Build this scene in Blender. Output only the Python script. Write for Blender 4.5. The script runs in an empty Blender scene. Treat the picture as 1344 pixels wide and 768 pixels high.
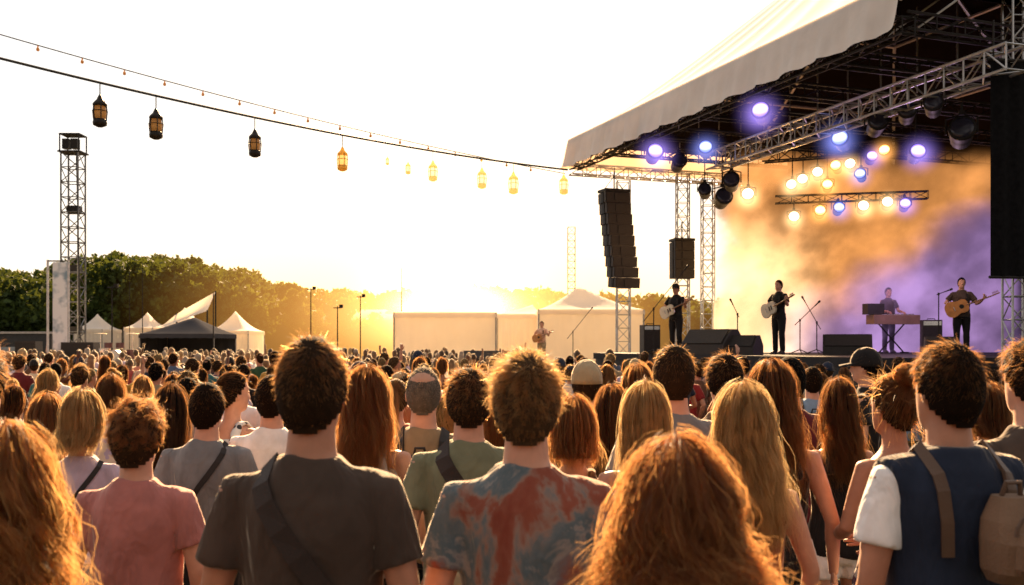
import bpy, bmesh, math, random
import numpy as np
from mathutils import Vector, Matrix
from mathutils.bvhtree import BVHTree
random.seed(7); rng=np.random.default_rng(7)
S=bpy.context.scene; COL=S.collection
PI=math.pi
F=1300.0; HX=672.0; HY=452.0; CH=1.8
G0=-.2
def G(Y):
    t=max(0,min(1,(Y-3.2)/2.8)); return G0*t*t*(3-2*t)
def at(px,py,Y): return Vector(((px-HX)/F*Y, Y, CH+(HY-py)/F*Y))
S.view_settings.view_transform='Standard'; S.view_settings.look='None'; S.view_settings.exposure=0

# ------------------------------------------------------------------ mesh helpers
class MB:
    def __init__(s): s.v=[]; s.f=[]; s.m=[]
    def add(s,vs,fs,mi=0):
        o=len(s.v); s.v+=[tuple(v) for v in vs]; s.f+=[tuple(i+o for i in f) for f in fs]; s.m+=[mi]*len(fs)
    def box(s,c,size,M=None,mi=0):
        a,b,d=size[0]/2,size[1]/2,size[2]/2
        vs=[Vector((x,y,z)) for z in(-d,d) for y in(-b,b) for x in(-a,a)]
        if M is not None: vs=[M@v for v in vs]
        c=Vector(c); vs=[v+c for v in vs]
        s.add(vs,[(0,2,3,1),(4,5,7,6),(0,1,5,4),(2,6,7,3),(0,4,6,2),(1,3,7,5)],mi)
    def tube(s,pts,rad,n=8,mi=0,flat=1.0,ref=None):
        pts=[Vector(p) for p in pts]; k=len(pts)
        if not isinstance(rad,(list,tuple)): rad=[rad]*k
        vs=[];fs=[];prev=None
        for i,p in enumerate(pts):
            t=(pts[min(i+1,k-1)]-pts[max(i-1,0)]).normalized()
            if prev is None:
                r=Vector(ref) if ref else (Vector((0,0,1)) if abs(t.z)<.9 else Vector((0,1,0)))
                a=(r-t*r.dot(t)).normalized()
            else: a=(prev-t*prev.dot(t)).normalized()
            prev=a; b=t.cross(a)
            for j in range(n):
                an=2*PI*j/n
                vs.append(p+a*math.cos(an)*rad[i]*flat+b*math.sin(an)*rad[i])
        for i in range(k-1):
            for j in range(n):
                j2=(j+1)%n
                fs.append((i*n+j,i*n+j2,(i+1)*n+j2,(i+1)*n+j))
        fs.append(tuple(range(n-1,-1,-1))); fs.append(tuple((k-1)*n+j for j in range(n)))
        s.add(vs,fs,mi)
    def loft(s,rings,n=20,mi=0,p=2.0,M=None):
        vs=[];fs=[];k=len(rings)
        for (cx,cy,cz,rx,ry) in rings:
            for j in range(n):
                a=2*PI*j/n; c,sn=math.cos(a),math.sin(a)
                x=math.copysign(abs(c)**(2/p),c)*rx; y=math.copysign(abs(sn)**(2/p),sn)*ry
                vs.append(Vector((cx+x,cy+y,cz)))
        for i in range(k-1):
            for j in range(n):
                j2=(j+1)%n; fs.append((i*n+j,i*n+j2,(i+1)*n+j2,(i+1)*n+j))
        fs.append(tuple(range(n-1,-1,-1))); fs.append(tuple((k-1)*n+j for j in range(n)))
        if M is not None: vs=[M@v for v in vs]
        s.add(vs,fs,mi)
    def ell(s,c,r,n=12,k=8,mi=0,M=None):
        rings=[]
        for i in range(k+1):
            t=-PI/2+PI*i/k; t=max(-1.5,min(1.5,t))
            rings.append((c[0],c[1],c[2]+r[2]*math.sin(t),r[0]*math.cos(t),r[1]*math.cos(t)))
        s.loft(rings,n,mi,2.0,M)
    def mesh(s,name,mats=None,smooth=False):
        me=bpy.data.meshes.new(name); me.from_pydata(s.v,[],s.f)
        for m in (mats or []): me.materials.append(m)
        if mats and len(mats)>1: me.polygons.foreach_set('material_index',s.m)
        if smooth: me.polygons.foreach_set('use_smooth',[True]*len(me.polygons))
        me.update(); return me
    def build(s,name,mats,parent=None,smooth=False):
        if not isinstance(mats,(list,tuple)): mats=[mats]
        return link(name,s.mesh(name,mats,smooth),parent)
def link(name,me,parent=None):
    o=bpy.data.objects.new(name,me); COL.objects.link(o)
    if parent is not None: o.parent=parent
    return o
def empty(name,loc=(0,0,0),rz=0):
    o=bpy.data.objects.new(name,None); COL.objects.link(o); o.location=loc; o.rotation_euler=(0,0,rz); o.empty_display_size=.2; return o
def tag(o,label=None,cat=None,group=None,kind=None):
    if label: o['label']=label
    if cat: o['category']=cat
    if group: o['group']=group
    if kind: o['kind']=kind
    return o
def np_mesh(name,V,Fq,mats,mi=None,smooth=False):
    me=bpy.data.meshes.new(name); V=np.asarray(V,dtype=np.float32); Fq=np.asarray(Fq,dtype=np.int32); nf=len(Fq)
    me.vertices.add(len(V)); me.vertices.foreach_set('co',V.ravel())
    me.loops.add(nf*4); me.loops.foreach_set('vertex_index',Fq.ravel())
    me.polygons.add(nf); me.polygons.foreach_set('loop_start',np.arange(0,nf*4,4,dtype=np.int32))
    for m in mats: me.materials.append(m)
    if mi is not None: me.polygons.foreach_set('material_index',np.asarray(mi,dtype=np.int32))
    if smooth: me.polygons.foreach_set('use_smooth',np.ones(nf,dtype=bool))
    me.update(calc_edges=True); me.validate(); return me

# ------------------------------------------------------------------ materials
def nt(name):
    m=bpy.data.materials.new(name); m.use_nodes=True
    return m,m.node_tree.nodes,m.node_tree.links,m.node_tree.nodes['Principled BSDF']
def pmat(name,col,rough=.6,metal=0,var=.2,scale=6,bump=0,bscale=40,emit=None,es=0,trans=None,tf=.3,spec=.4,bdist=.01,sheen=0,bmap=None,bdet=4):
    m,N,L,b=nt(name)
    tc=N.new('ShaderNodeTexCoord'); no=N.new('ShaderNodeTexNoise'); no.inputs['Scale'].default_value=scale; no.inputs['Detail'].default_value=5
    L.new(tc.outputs['Object'],no.inputs['Vector'])
    r=N.new('ShaderNodeMapRange'); r.inputs['From Min'].default_value=.3; r.inputs['From Max'].default_value=.7
    r.inputs['To Min'].default_value=1-var; r.inputs['To Max'].default_value=1+var; L.new(no.outputs['Fac'],r.inputs['Value'])
    mx=N.new('ShaderNodeVectorMath'); mx.operation='SCALE'; mx.inputs[0].default_value=col[:3]; L.new(r.outputs[0],mx.inputs['Scale'])
    L.new(mx.outputs[0],b.inputs['Base Color'])
    b.inputs['Roughness'].default_value=rough; b.inputs['Metallic'].default_value=metal; b.inputs['Specular IOR Level'].default_value=spec
    if sheen:
        b.inputs['Sheen Weight'].default_value=sheen; b.inputs['Sheen Roughness'].default_value=.3; b.inputs['Sheen Tint'].default_value=(1,.85,.68,1)
    if bump:
        n2=N.new('ShaderNodeTexNoise'); n2.inputs['Scale'].default_value=bscale; n2.inputs['Detail'].default_value=bdet; n2.inputs['Distortion'].default_value=.6
        if bmap:
            mp=N.new('ShaderNodeMapping'); mp.inputs['Scale'].default_value=bmap; mp.inputs['Rotation'].default_value=(0,.35,0); L.new(tc.outputs['Object'],mp.inputs[0]); L.new(mp.outputs[0],n2.inputs['Vector'])
        else: L.new(tc.outputs['Object'],n2.inputs['Vector'])
        bp=N.new('ShaderNodeBump'); bp.inputs['Strength'].default_value=bump; bp.inputs['Distance'].default_value=bdist
        L.new(n2.outputs['Fac'],bp.inputs['Height']); L.new(bp.outputs[0],b.inputs['Normal'])
    if emit: b.inputs['Emission Color'].default_value=(*emit,1); b.inputs['Emission Strength'].default_value=es
    if trans:
        t=N.new('ShaderNodeBsdfTranslucent'); t.inputs['Color'].default_value=(*trans,1)
        ms=N.new('ShaderNodeMixShader'); ms.inputs[0].default_value=tf
        out=N['Material Output']; L.new(b.outputs[0],ms.inputs[1]); L.new(t.outputs[0],ms.inputs[2]); L.new(ms.outputs[0],out.inputs['Surface'])
    return m
_cl={}
CLOTH={'charcoal brown':(.066,.047,.038),'dusty pink':(.42,.17,.155),'heather grey':(.17,.175,.185),'sage green':(.17,.18,.115),'olive tan':(.24,.18,.11),
 'white':(.78,.75,.74),'black':(.016,.015,.016),'navy':(.018,.025,.046),'rust orange':(.38,.11,.045),'maroon':(.12,.02,.025),'teal':(.03,.13,.15),
 'sky blue':(.20,.29,.40),'lilac':(.45,.38,.48),'mustard':(.42,.24,.06),'cream':(.58,.50,.38),'forest green':(.03,.08,.045),'red':(.28,.03,.03),
 'plum':(.14,.07,.12),'light grey':(.38,.38,.39),'denim blue':(.07,.11,.19),'coral':(.50,.18,.12),'brown':(.12,.065,.04),'khaki':(.30,.24,.15),'peach':(.60,.38,.28)}
FOLD=dict(bump=.9,bscale=8,bdist=.05,bmap=(1,1,.38),bdet=3,sheen=.6,spec=.15)
def cloth(c):
    if c in _cl: return _cl[c]
    if c=='tiedye':
        m=pmat('tie_dye_cotton',(.2,.2,.2),.9,0,.2,7,**FOLD); N=m.node_tree.nodes; L=m.node_tree.links; b=N['Principled BSDF']
        tc=N.new('ShaderNodeTexCoord'); no=N.new('ShaderNodeTexNoise')
        no.inputs['Scale'].default_value=5.2; no.inputs['Detail'].default_value=5; no.inputs['Distortion'].default_value=.4; no.inputs['Roughness'].default_value=.6
        mp=N.new('ShaderNodeMapping'); mp.inputs['Scale'].default_value=(1.2,1,.9); mp.inputs['Location'].default_value=(.35,.1,.6); L.new(tc.outputs['Object'],mp.inputs['Vector']); L.new(mp.outputs[0],no.inputs['Vector'])
        cr=N.new('ShaderNodeValToRGB'); e=cr.color_ramp.elements
        e[0].position=.32; e[0].color=(.20,.05,.032,1); e[1].position=.70; e[1].color=(.22,.07,.05,1)
        for p,col in((.41,(.23,.075,.05,1)),(.46,(.25,.17,.14,1)),(.50,(.13,.15,.16,1)),(.55,(.085,.12,.14,1)),(.59,(.23,.215,.205,1)),(.63,(.15,.14,.15,1))):
            k=e.new(p); k.color=col
        L.new(no.outputs['Fac'],cr.inputs[0]); L.new(cr.outputs[0],b.inputs['Base Color'])
        _cl[c]=m; return m
    if c in('black and white print','lilac floral print'):
        m,N,L,b=nt('printed_cotton'); tc=N.new('ShaderNodeTexCoord'); no=N.new('ShaderNodeTexVoronoi'); no.inputs['Scale'].default_value=26
        L.new(tc.outputs['Object'],no.inputs['Vector']); cr=N.new('ShaderNodeValToRGB'); e=cr.color_ramp.elements; cr.color_ramp.interpolation='CONSTANT'
        a,d=((.02,.02,.025,1),(.55,.55,.55,1)) if c[0]=='b' else ((.40,.33,.48,1),(.62,.50,.42,1))
        e[0].color=a; e[1].position=.45; e[1].color=d; L.new(no.outputs['Distance'],cr.inputs[0]); L.new(cr.outputs[0],b.inputs['Base Color']); b.inputs['Roughness'].default_value=.85
        _cl[c]=m; return m
    m=pmat(c.replace(' ','_')+'_cotton',CLOTH[c],.88,0,.22,7,**FOLD)
    _cl[c]=m; return m
HAIRC={'black':((.010,.007,.006),(.50,.25,.10)),'dark brown':((.026,.014,.008),(.82,.43,.17)),'brown':((.055,.030,.016),(1,.57,.24)),
 'auburn':((.075,.040,.021),(1.0,.56,.23)),'blonde':((.28,.185,.09),(1.0,.74,.40)),'sandy':((.12,.070,.035),(1.0,.65,.30)),'grey':((.22,.19,.16),(.9,.7,.5)),'ginger':((.17,.088,.039),(1.0,.60,.24))}
_hm={}
def hairmat(c):
    if c in _hm: return _hm[c]
    base,tip=HAIRC[c]
    m,N,L,b=nt(c.replace(' ','_')+'_hair')
    tc=N.new('ShaderNodeTexCoord'); no=N.new('ShaderNodeTexNoise'); no.inputs['Scale'].default_value=22; no.inputs['Detail'].default_value=3; L.new(tc.outputs['Object'],no.inputs['Vector'])
    r=N.new('ShaderNodeMapRange'); r.inputs['From Min'].default_value=.32; r.inputs['From Max'].default_value=.68; r.inputs['To Min'].default_value=.45; r.inputs['To Max'].default_value=1.5; L.new(no.outputs['Fac'],r.inputs['Value'])
    g=N.new('ShaderNodeNewGeometry'); r2=N.new('ShaderNodeMapRange'); r2.inputs['To Min'].default_value=.55; r2.inputs['To Max'].default_value=1.5; L.new(g.outputs['Random Per Island'],r2.inputs['Value'])
    ml=N.new('ShaderNodeMath'); ml.operation='MULTIPLY'; L.new(r.outputs[0],ml.inputs[0]); L.new(r2.outputs[0],ml.inputs[1])
    vm=N.new('ShaderNodeVectorMath'); vm.operation='SCALE'; vm.inputs[0].default_value=base; L.new(ml.outputs[0],vm.inputs['Scale']); L.new(vm.outputs[0],b.inputs['Base Color'])
    b.inputs['Roughness'].default_value=.5; b.inputs['Specular IOR Level'].default_value=.25
    t=N.new('ShaderNodeBsdfTranslucent'); t.inputs['Color'].default_value=(*tip,1)
    rf=N.new('ShaderNodeBsdfRefraction'); rf.inputs['Color'].default_value=(*tip,1); rf.inputs['Roughness'].default_value=.55; rf.inputs['IOR'].default_value=1.35
    m1=N.new('ShaderNodeMixShader'); m1.inputs[0].default_value=.5; L.new(t.outputs[0],m1.inputs[1]); L.new(rf.outputs[0],m1.inputs[2])
    m2=N.new('ShaderNodeMixShader'); m2.inputs[0].default_value=.68; L.new(b.outputs[0],m2.inputs[1]); L.new(m1.outputs[0],m2.inputs[2]); L.new(m2.outputs[0],N['Material Output'].inputs['Surface'])
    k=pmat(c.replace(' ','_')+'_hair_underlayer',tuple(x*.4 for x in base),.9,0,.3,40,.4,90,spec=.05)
    _hm[c]=(m,k); return _hm[c]
SK={'fair':(.52,.285,.195),'tan':(.40,.20,.125),'brown':(.20,.095,.055),'dark':(.075,.036,.022)}
skm={k:pmat(k+'_skin',v,.5,0,.12,18,.2,60,trans=(.9,.25,.1),tf=.08,spec=.35,bdist=.005,sheen=.25) for k,v in SK.items()}
eyeM=pmat('eye_dark',(.02,.015,.012),.2); lipM=pmat('lips',(.30,.09,.075),.5)
leather=pmat('shoe_leather',(.05,.04,.035),.6,bump=.2); blackM=pmat('matte_black',(.012,.012,.013),.55,bump=.15)
metal=pmat('aluminium_truss',(.42,.42,.42),.4,.75,.15); darkmetal=pmat('dark_steel',(.022,.020,.019),.6,.3,.2,spec=.2)
chrome=pmat('chrome',(.6,.6,.6),.2,.95,.05)
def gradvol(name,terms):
    # self-emitting glow: emission falls off with distance from the middle of the (unit sphere) body
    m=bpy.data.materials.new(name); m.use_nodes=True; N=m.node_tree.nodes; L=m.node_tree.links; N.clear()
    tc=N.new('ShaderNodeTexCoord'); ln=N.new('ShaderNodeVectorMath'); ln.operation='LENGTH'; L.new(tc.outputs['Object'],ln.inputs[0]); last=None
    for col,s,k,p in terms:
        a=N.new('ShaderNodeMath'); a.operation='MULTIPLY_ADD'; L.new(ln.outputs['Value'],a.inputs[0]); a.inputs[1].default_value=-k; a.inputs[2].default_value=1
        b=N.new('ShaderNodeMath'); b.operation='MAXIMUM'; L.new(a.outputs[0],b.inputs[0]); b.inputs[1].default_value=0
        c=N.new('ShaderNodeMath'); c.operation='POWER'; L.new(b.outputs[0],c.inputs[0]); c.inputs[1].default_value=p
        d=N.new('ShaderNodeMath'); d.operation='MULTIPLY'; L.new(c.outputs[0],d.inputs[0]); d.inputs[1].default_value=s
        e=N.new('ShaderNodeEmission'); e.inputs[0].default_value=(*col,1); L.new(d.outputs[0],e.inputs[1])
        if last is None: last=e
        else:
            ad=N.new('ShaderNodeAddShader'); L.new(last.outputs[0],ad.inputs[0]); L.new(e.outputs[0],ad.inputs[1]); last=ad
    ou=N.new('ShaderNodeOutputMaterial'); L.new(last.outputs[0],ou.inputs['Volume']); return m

# ------------------------------------------------------------------ people
def remesh(mb,vox,it=3):
    o=link('tmp',mb.mesh('tmp')); m=o.modifiers.new('r','REMESH'); m.mode='VOXEL'; m.voxel_size=vox
    s=o.modifiers.new('s','SMOOTH'); s.factor=.5; s.iterations=it
    dg=bpy.context.evaluated_depsgraph_get(); out=bpy.data.meshes.new_from_object(o.evaluated_get(dg))
    me=o.data; bpy.data.objects.remove(o); bpy.data.meshes.remove(me)
    out.polygons.foreach_set('use_smooth',[True]*len(out.polygons)); return out
RB={'m':[(.83,.13,.10,0),(.90,.165,.115,-.005),(.97,.168,.113,-.004),(1.08,.148,.10,0),(1.2,.162,.11,0),(1.3,.18,.118,0),(1.37,.176,.108,-.005),(1.41,.142,.088,-.012),(1.445,.094,.07,-.015),(1.475,.064,.062,-.012),(1.58,.055,.058,0)],
    'f':[(.84,.13,.10,0),(.90,.172,.118,-.008),(.97,.162,.11,-.006),(1.08,.126,.09,0),(1.2,.138,.105,.008),(1.29,.15,.118,.014),(1.36,.150,.095,0),(1.405,.118,.075,-.008),(1.44,.074,.06,-.012),(1.47,.052,.052,-.01),(1.58,.046,.048,0)]}
RS={'m':[(.86,.184,.134,0),(.95,.182,.13,0),(1.08,.174,.122,0),(1.2,.18,.124,0),(1.3,.195,.132,0),(1.365,.190,.122,-.005),(1.412,.154,.1,-.012),(1.447,.106,.082,-.014),(1.480,.076,.071,-.012)],
    'f':[(.88,.186,.132,-.004),(.97,.178,.125,-.004),(1.08,.146,.106,0),(1.2,.154,.12,.008),(1.29,.166,.132,.014),(1.36,.163,.108,0),(1.405,.130,.088,-.008),(1.44,.086,.072,-.011),(1.466,.063,.062,-.01)]}
def arms(sex,pose):
    w=.186 if sex=='m' else .158; z=1.382
    P={'down':[((.245,-.025,1.12),(.262,.05,.88)),((-.245,-.025,1.12),(-.262,.05,.88))],
       'front':[((.255,.0,1.13),(.13,.21,1.05)),((-.255,.0,1.13),(-.13,.21,1.05))],
       'pocket':[((.285,-.07,1.13),(.21,.06,.93)),((-.245,-.02,1.12),(-.255,.06,.88))],
       'phone':[((.255,.10,1.15),(.10,.27,1.38)),((-.25,-.02,1.12),(-.26,.05,.88))],
       'raise':[((.32,.10,1.54),(.30,.16,1.80)),((-.25,-.02,1.12),(-.26,.05,.88))],
       'guitar':[((.335,-.02,1.17),(.14,.19,1.12)),((-.31,.06,1.15),(-.40,.235,1.235))],
       'keys':[((.25,.08,1.12),(.20,.34,1.10)),((-.25,.08,1.12),(-.20,.34,1.10))],
       'hold':[((.245,-.025,1.12),(.262,.05,.88)),((-.26,.05,1.14),(-.10,.24,1.2))]}[pose]
    return [(Vector((w*s,-.008,z)),Vector(P[i][0])*1,Vector(P[i][1])) for i,s in enumerate((1,-1))]
def hand(mb,w,d,nrm,side,curl=.5):
    d=d.normalized(); nrm=(nrm-d*nrm.dot(d)).normalized(); ac=d.cross(nrm).normalized()
    mb.tube([w-d*.02,w+d*.02,w+d*.06,w+d*.092],[.024,.034,.041,.036],8,0,.42,ref=tuple(nrm))
    for k,(o,l) in enumerate(((-.03,.068),(-.01,.078),(.01,.074),(.029,.058))):
        p=w+d*.085+ac*o; pts=[p-d*.02]; dd=d.copy()
        for q in range(3):
            dd=(Matrix.Rotation(curl*(.5+.35*q),3,ac)@dd)
            pts.append(pts[-1]+dd*(l*(.42,.32,.26)[q]+(.02 if q==0 else 0)))
        mb.tube(pts,[.0095,.009,.008,.0065],6)
    t=w+d*.03-ac*.03
    d1=(d*.7-ac*.7+nrm*.25).normalized()
    mb.tube([t,t+d1*.035,t+d1*.055+d*.02,t+d1*.06+d*.045],[.013,.012,.010,.008],6)
_body={}
def body_mesh(sex,pose,lod,yaw=0):
    key=(sex,pose,lod,yaw)
    if key in _body: return _body[key]
    mb=MB(); vox=.0105 if lod==0 else .016
    mb.loft([(0,y,z,rx,ry) for z,rx,ry,y in RB[sex]],22)
    M=Matrix.Rotation(yaw,4,'Z')
    H=MB()
    H.loft([(0,.04,1.512,.03,.032),(0,.03,1.525,.048,.058),(0,.018,1.555,.06,.078),(0,.008,1.59,.068,.09),(0,.0,1.625,.0735,.096),(0,-.004,1.66,.0765,.099),(0,-.006,1.70,.070,.092),(0,-.006,1.73,.051,.068),(0,-.006,1.748,.02,.03)],20)
    H.loft([(0,.098,1.583,.012,.010),(0,.104,1.592,.0165,.019),(0,.1,1.605,.013,.018),(0,.092,1.64,.009,.012)],8)
    for s in(1,-1): H.ell((s*.078,-.008,1.618),(.011,.019,.031),8,6)
    H.ell((0,.086,1.655),(.05,.014,.008),8,5)
    mb.add([M@Vector(v) for v in H.v],H.f)
    ar=.049 if sex=='m' else .041
    for (sh,el,wr) in arms(sex,pose):
        mid=sh.lerp(el,.45)
        mb.tube([sh+Vector((-.03 if sh.x>0 else .03,0,.0)),sh,mid,el,el.lerp(wr,.3),wr],[ar*.9,ar*1.06,ar*.98,ar*.78,ar*.82,ar*.52],12)
    for s in(1,-1):
        mb.tube([(s*.085,0,.93),(s*.09,-.005,.84),(s*.098,.0,.67),(s*.1,.012,.49),(s*.102,-.012,.36),(s*.105,-.02,.10),(s*.106,-.02,.05)],[.085,.088,.074,.055,.056,.036,.036],12)
        mb.loft([(s*.108,.04,.015,.036,.10),(s*.108,.035,.04,.036,.095),(s*.107,.0,.075,.03,.05)],10)
    me=remesh(mb,vox,3 if lod==0 else 2)
    ex=MB()
    for i,(sh,el,wr) in enumerate(arms(sex,pose)):
        s=1 if i==0 else -1; d=(wr-el).normalized()
        if pose in('guitar','keys'):
            if pose=='keys': hand(ex,wr,Vector((0,.9,-.25)),Vector((0,-.2,-1)),s,.45)
            elif i==0: hand(ex,wr,Vector((-.75,.25,-.35)),Vector((0,-1,-.2)),s,.4)
            else: hand(ex,wr,Vector((-.35,.2,.75)),Vector((.6,-.6,.2)),s,.75)
        else: hand(ex,wr,d,Vector((-s,.2,0)),s,.3)
    e=MB()
    for s in(1,-1): e.ell((s*.031,.0885,1.632),(.012,.006,.007),8,6)
    l=MB(); l.ell((0,.0935,1.556),(.021,.007,.007),8,5)
    bm=bmesh.new(); bm.from_mesh(me); 
    for f in bm.faces: f.material_index=0
    for q,mi in((ex,0),(e,1),(l,2)):
        vs=[bm.verts.new((M@Vector(v)) if mi else v) for v in q.v]
        for f in q.f:
            try:
                nf=bm.faces.new([vs[i] for i in f]); nf.material_index=mi; nf.smooth=True
            except Exception: pass
    bm.normal_update(); bm.to_mesh(me); bm.free()
    me.materials.clear()
    for _ in range(3): me.materials.append(None)
    _body[key]=me; return me
def folds(me,amp,seed=0):
    n=len(me.vertices); co=np.zeros(n*3,dtype=np.float32); me.vertices.foreach_get('co',co); co=co.reshape(-1,3)
    no=np.zeros(n*3,dtype=np.float32); me.vertices.foreach_get('normal',no); no=no.reshape(-1,3)
    r=np.random.default_rng(seed+3); d=np.zeros(n)
    for k in range(7):
        f=r.normal(size=3)*np.array([20,20,11])*(.6+.2*k); d+=np.sin(co@f+r.uniform(0,6.28))*(.9**k)
    d=np.abs(d)**.8*np.sign(d)
    w=.4+.6*np.clip((1.32-co[:,2])/.3,0,1)
    co+=no*(d*amp*w/3)[:,None]; me.vertices.foreach_set('co',co.astype(np.float32).ravel()); me.update()
_top={}
def top_mesh(sex,pose,kind,lod):
    key=(sex,pose,kind,lod)
    if key in _top: return _top[key]
    mb=MB(); R=RS[sex]; vox=.0105 if lod==0 else .016
    if kind in('tee','long','under'):
        sh_=-.008 if kind=='under' else 0
        mb.loft([(0,y,z,rx+sh_,ry+sh_) for z,rx,ry,y in R],24)
        r=.063 if sex=='m' else .051
        for sh,el,wr in arms(sex,pose):
            s=1 if sh.x>0 else -1
            if kind!='long':
                e2=sh.lerp(el,.66 if sex=='m' else .45); mb.tube([sh+Vector((-s*.07,0,.01)),sh+Vector((-s*.012,0,.0)),sh.lerp(e2,.5),e2],[r*.8,r*1.0,r*1.0,r*1.08],14)
            else: mb.tube([sh+Vector((-s*.07,0,.01)),sh,sh.lerp(el,.5),el,el.lerp(wr,.4),el.lerp(wr,.93)],[r*.8,r,r*.95,r*.82,r*.78,r*.6],14)
    elif kind=='vest':
        mb.loft([(0,y,z,rx+.020,ry+.020) for z,rx,ry,y in R],24)
        for sh,el,wr in arms(sex,pose):
            s=1 if sh.x>0 else -1; mb.tube([sh+Vector((-s*.08,0,.01)),sh+Vector((s*.005,0,-.01))],[.072,.078],14)
    elif kind=='tank':
        mb.loft([(0,y,z,rx+.0,ry+.0) for z,rx,ry,y in R if z<1.32]+[(0,-.004,1.345,R[5][1]*.86,R[5][2]*.96)],24)
        for s in(1,-1):
            x=s*.086; mb.tube([(x*1.05,.105,1.30),(x,.08,1.39),(x*.95,.02,1.443),(x*.95,-.05,1.440),(x,-.105,1.37),(x*1.1,-.115,1.30)],[.03,.026,.024,.024,.027,.034],8,0,.6,ref=(0,0,1))
    elif kind=='strapless':
        mb.loft([(0,y,z,rx+.0,ry+.0) for z,rx,ry,y in R if z<1.3],24)
    me=remesh(mb,vox,3); folds(me,{'under':.004,'vest':.008}.get(kind,.018 if lod==0 else .012),len(_top))
    me.materials.clear(); me.materials.append(None); _top[key]=me; return me
_bot={}
def bot_mesh(sex,kind,lod):
    key=(sex,kind,lod)
    if key in _bot: return _bot[key]
    mb=MB(); mb.loft([(0,y,z,rx+.012,ry+.012) for z,rx,ry,y in RB[sex] if z<1.0],22)
    for s in(1,-1):
        P=[((s*.085,0,.94),.095),((s*.09,-.005,.84),.1),((s*.098,.0,.67),.088),((s*.1,.008,.5),.072),((s*.102,-.005,.36),.07),((s*.105,-.012,.08),.06)]
        if kind=='shorts': P=P[:3]+[((s*.099,.003,.58),.086)]
        if kind=='hotpants': P=P[:2]+[((s*.093,-.003,.76),.097)]
        mb.tube([p for p,_ in P],[r for _,r in P],14)
    me=remesh(mb,.014,3); folds(me,.007,5); me.materials.clear(); me.materials.append(None); _bot[key]=me; return me
def shoe_mesh():
    mb=MB(); mb.loft([(0,.045,0.0,.046,.135),(0,.045,.025,.047,.137),(0,.04,.05,.044,.125),(0,.0,.085,.042,.075),(0,-.02,.11,.04,.055)],14)
    return mb.mesh('shoe',[leather],True)
SHOE=shoe_mesh()

# ---- hair
HC=np.array([0,-.004,1.635]); HR=np.array([.078,.101,.118])
def hline(y): return np.interp(y,[-1,-.55,-.3,.05,.35,.6,1],[-.90,-.84,-.55,-.14,.2,.5,.58])
def surf(d,off):
    p=d*(HR+off); hr=np.sqrt((p[:,0]/(.058+off))**2+(p[:,1]/(.066+off))**2)
    m=np.where(d[:,2]<0,np.clip(1/np.maximum(hr,1e-3),1,8),1.0); p=p.copy(); p[:,:2]*=m[:,None]; return HC+p
def sw(n): return .0008 if n>1500 else .0015
def ribbons(P,w,rnd):
    n,K,_=P.shape; T=np.gradient(P,axis=1); T/=np.linalg.norm(T,axis=2,keepdims=True)+1e-9
    out=P-HC; out/=np.linalg.norm(out,axis=2,keepdims=True)+1e-9
    out=out+rnd.normal(size=(n,1,3))*.6
    sd=np.cross(T,out); sd/=np.linalg.norm(sd,axis=2,keepdims=True)+1e-9
    tap=np.linspace(1,.25,K)[None,:,None]; W=w*rnd.uniform(.6,1.3,size=(n,1,1))*tap
    V=np.stack([P-sd*W,P+sd*W],axis=2).reshape(-1,3)
    base=(np.arange(n)*K*2)[:,None]+(np.arange(K-1)*2)[None,:]; base=base.ravel()
    Fq=np.stack([base,base+1,base+3,base+2],axis=1); return V,Fq
def cap_grid(off=.006,nu=36,nv=26):
    D=[]
    for i in range(nv+1):
        t=PI*i/nv
        for j in range(nu):
            a=2*PI*j/nu; D.append((math.sin(t)*math.cos(a),math.sin(t)*math.sin(a),math.cos(t)))
    D=np.array(D); V=surf(D,off); Fq=[]
    for i in range(nv):
        for j in range(nu):
            j2=(j+1)%nu; f=[i*nu+j,i*nu+j2,(i+1)*nu+j2,(i+1)*nu+j]; c=D[f].mean(0); c/=np.linalg.norm(c)+1e-9
            if c[2]>hline(c[1])+.03: Fq.append(f)
    return V,np.array(Fq)
def join(parts):
    V=[];Fq=[];MI=[];o=0
    for v,f,mi in parts:
        V.append(v);Fq.append(f+o);MI.append(np.full(len(f),mi));o+=len(v)
    return np.concatenate(V),np.concatenate(Fq),np.concatenate(MI)
def finish_hair(parts,name='hair'):
    V,Fq,MI=join(parts); me=np_mesh(name,V,Fq,[None,None],MI,True); return me
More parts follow.
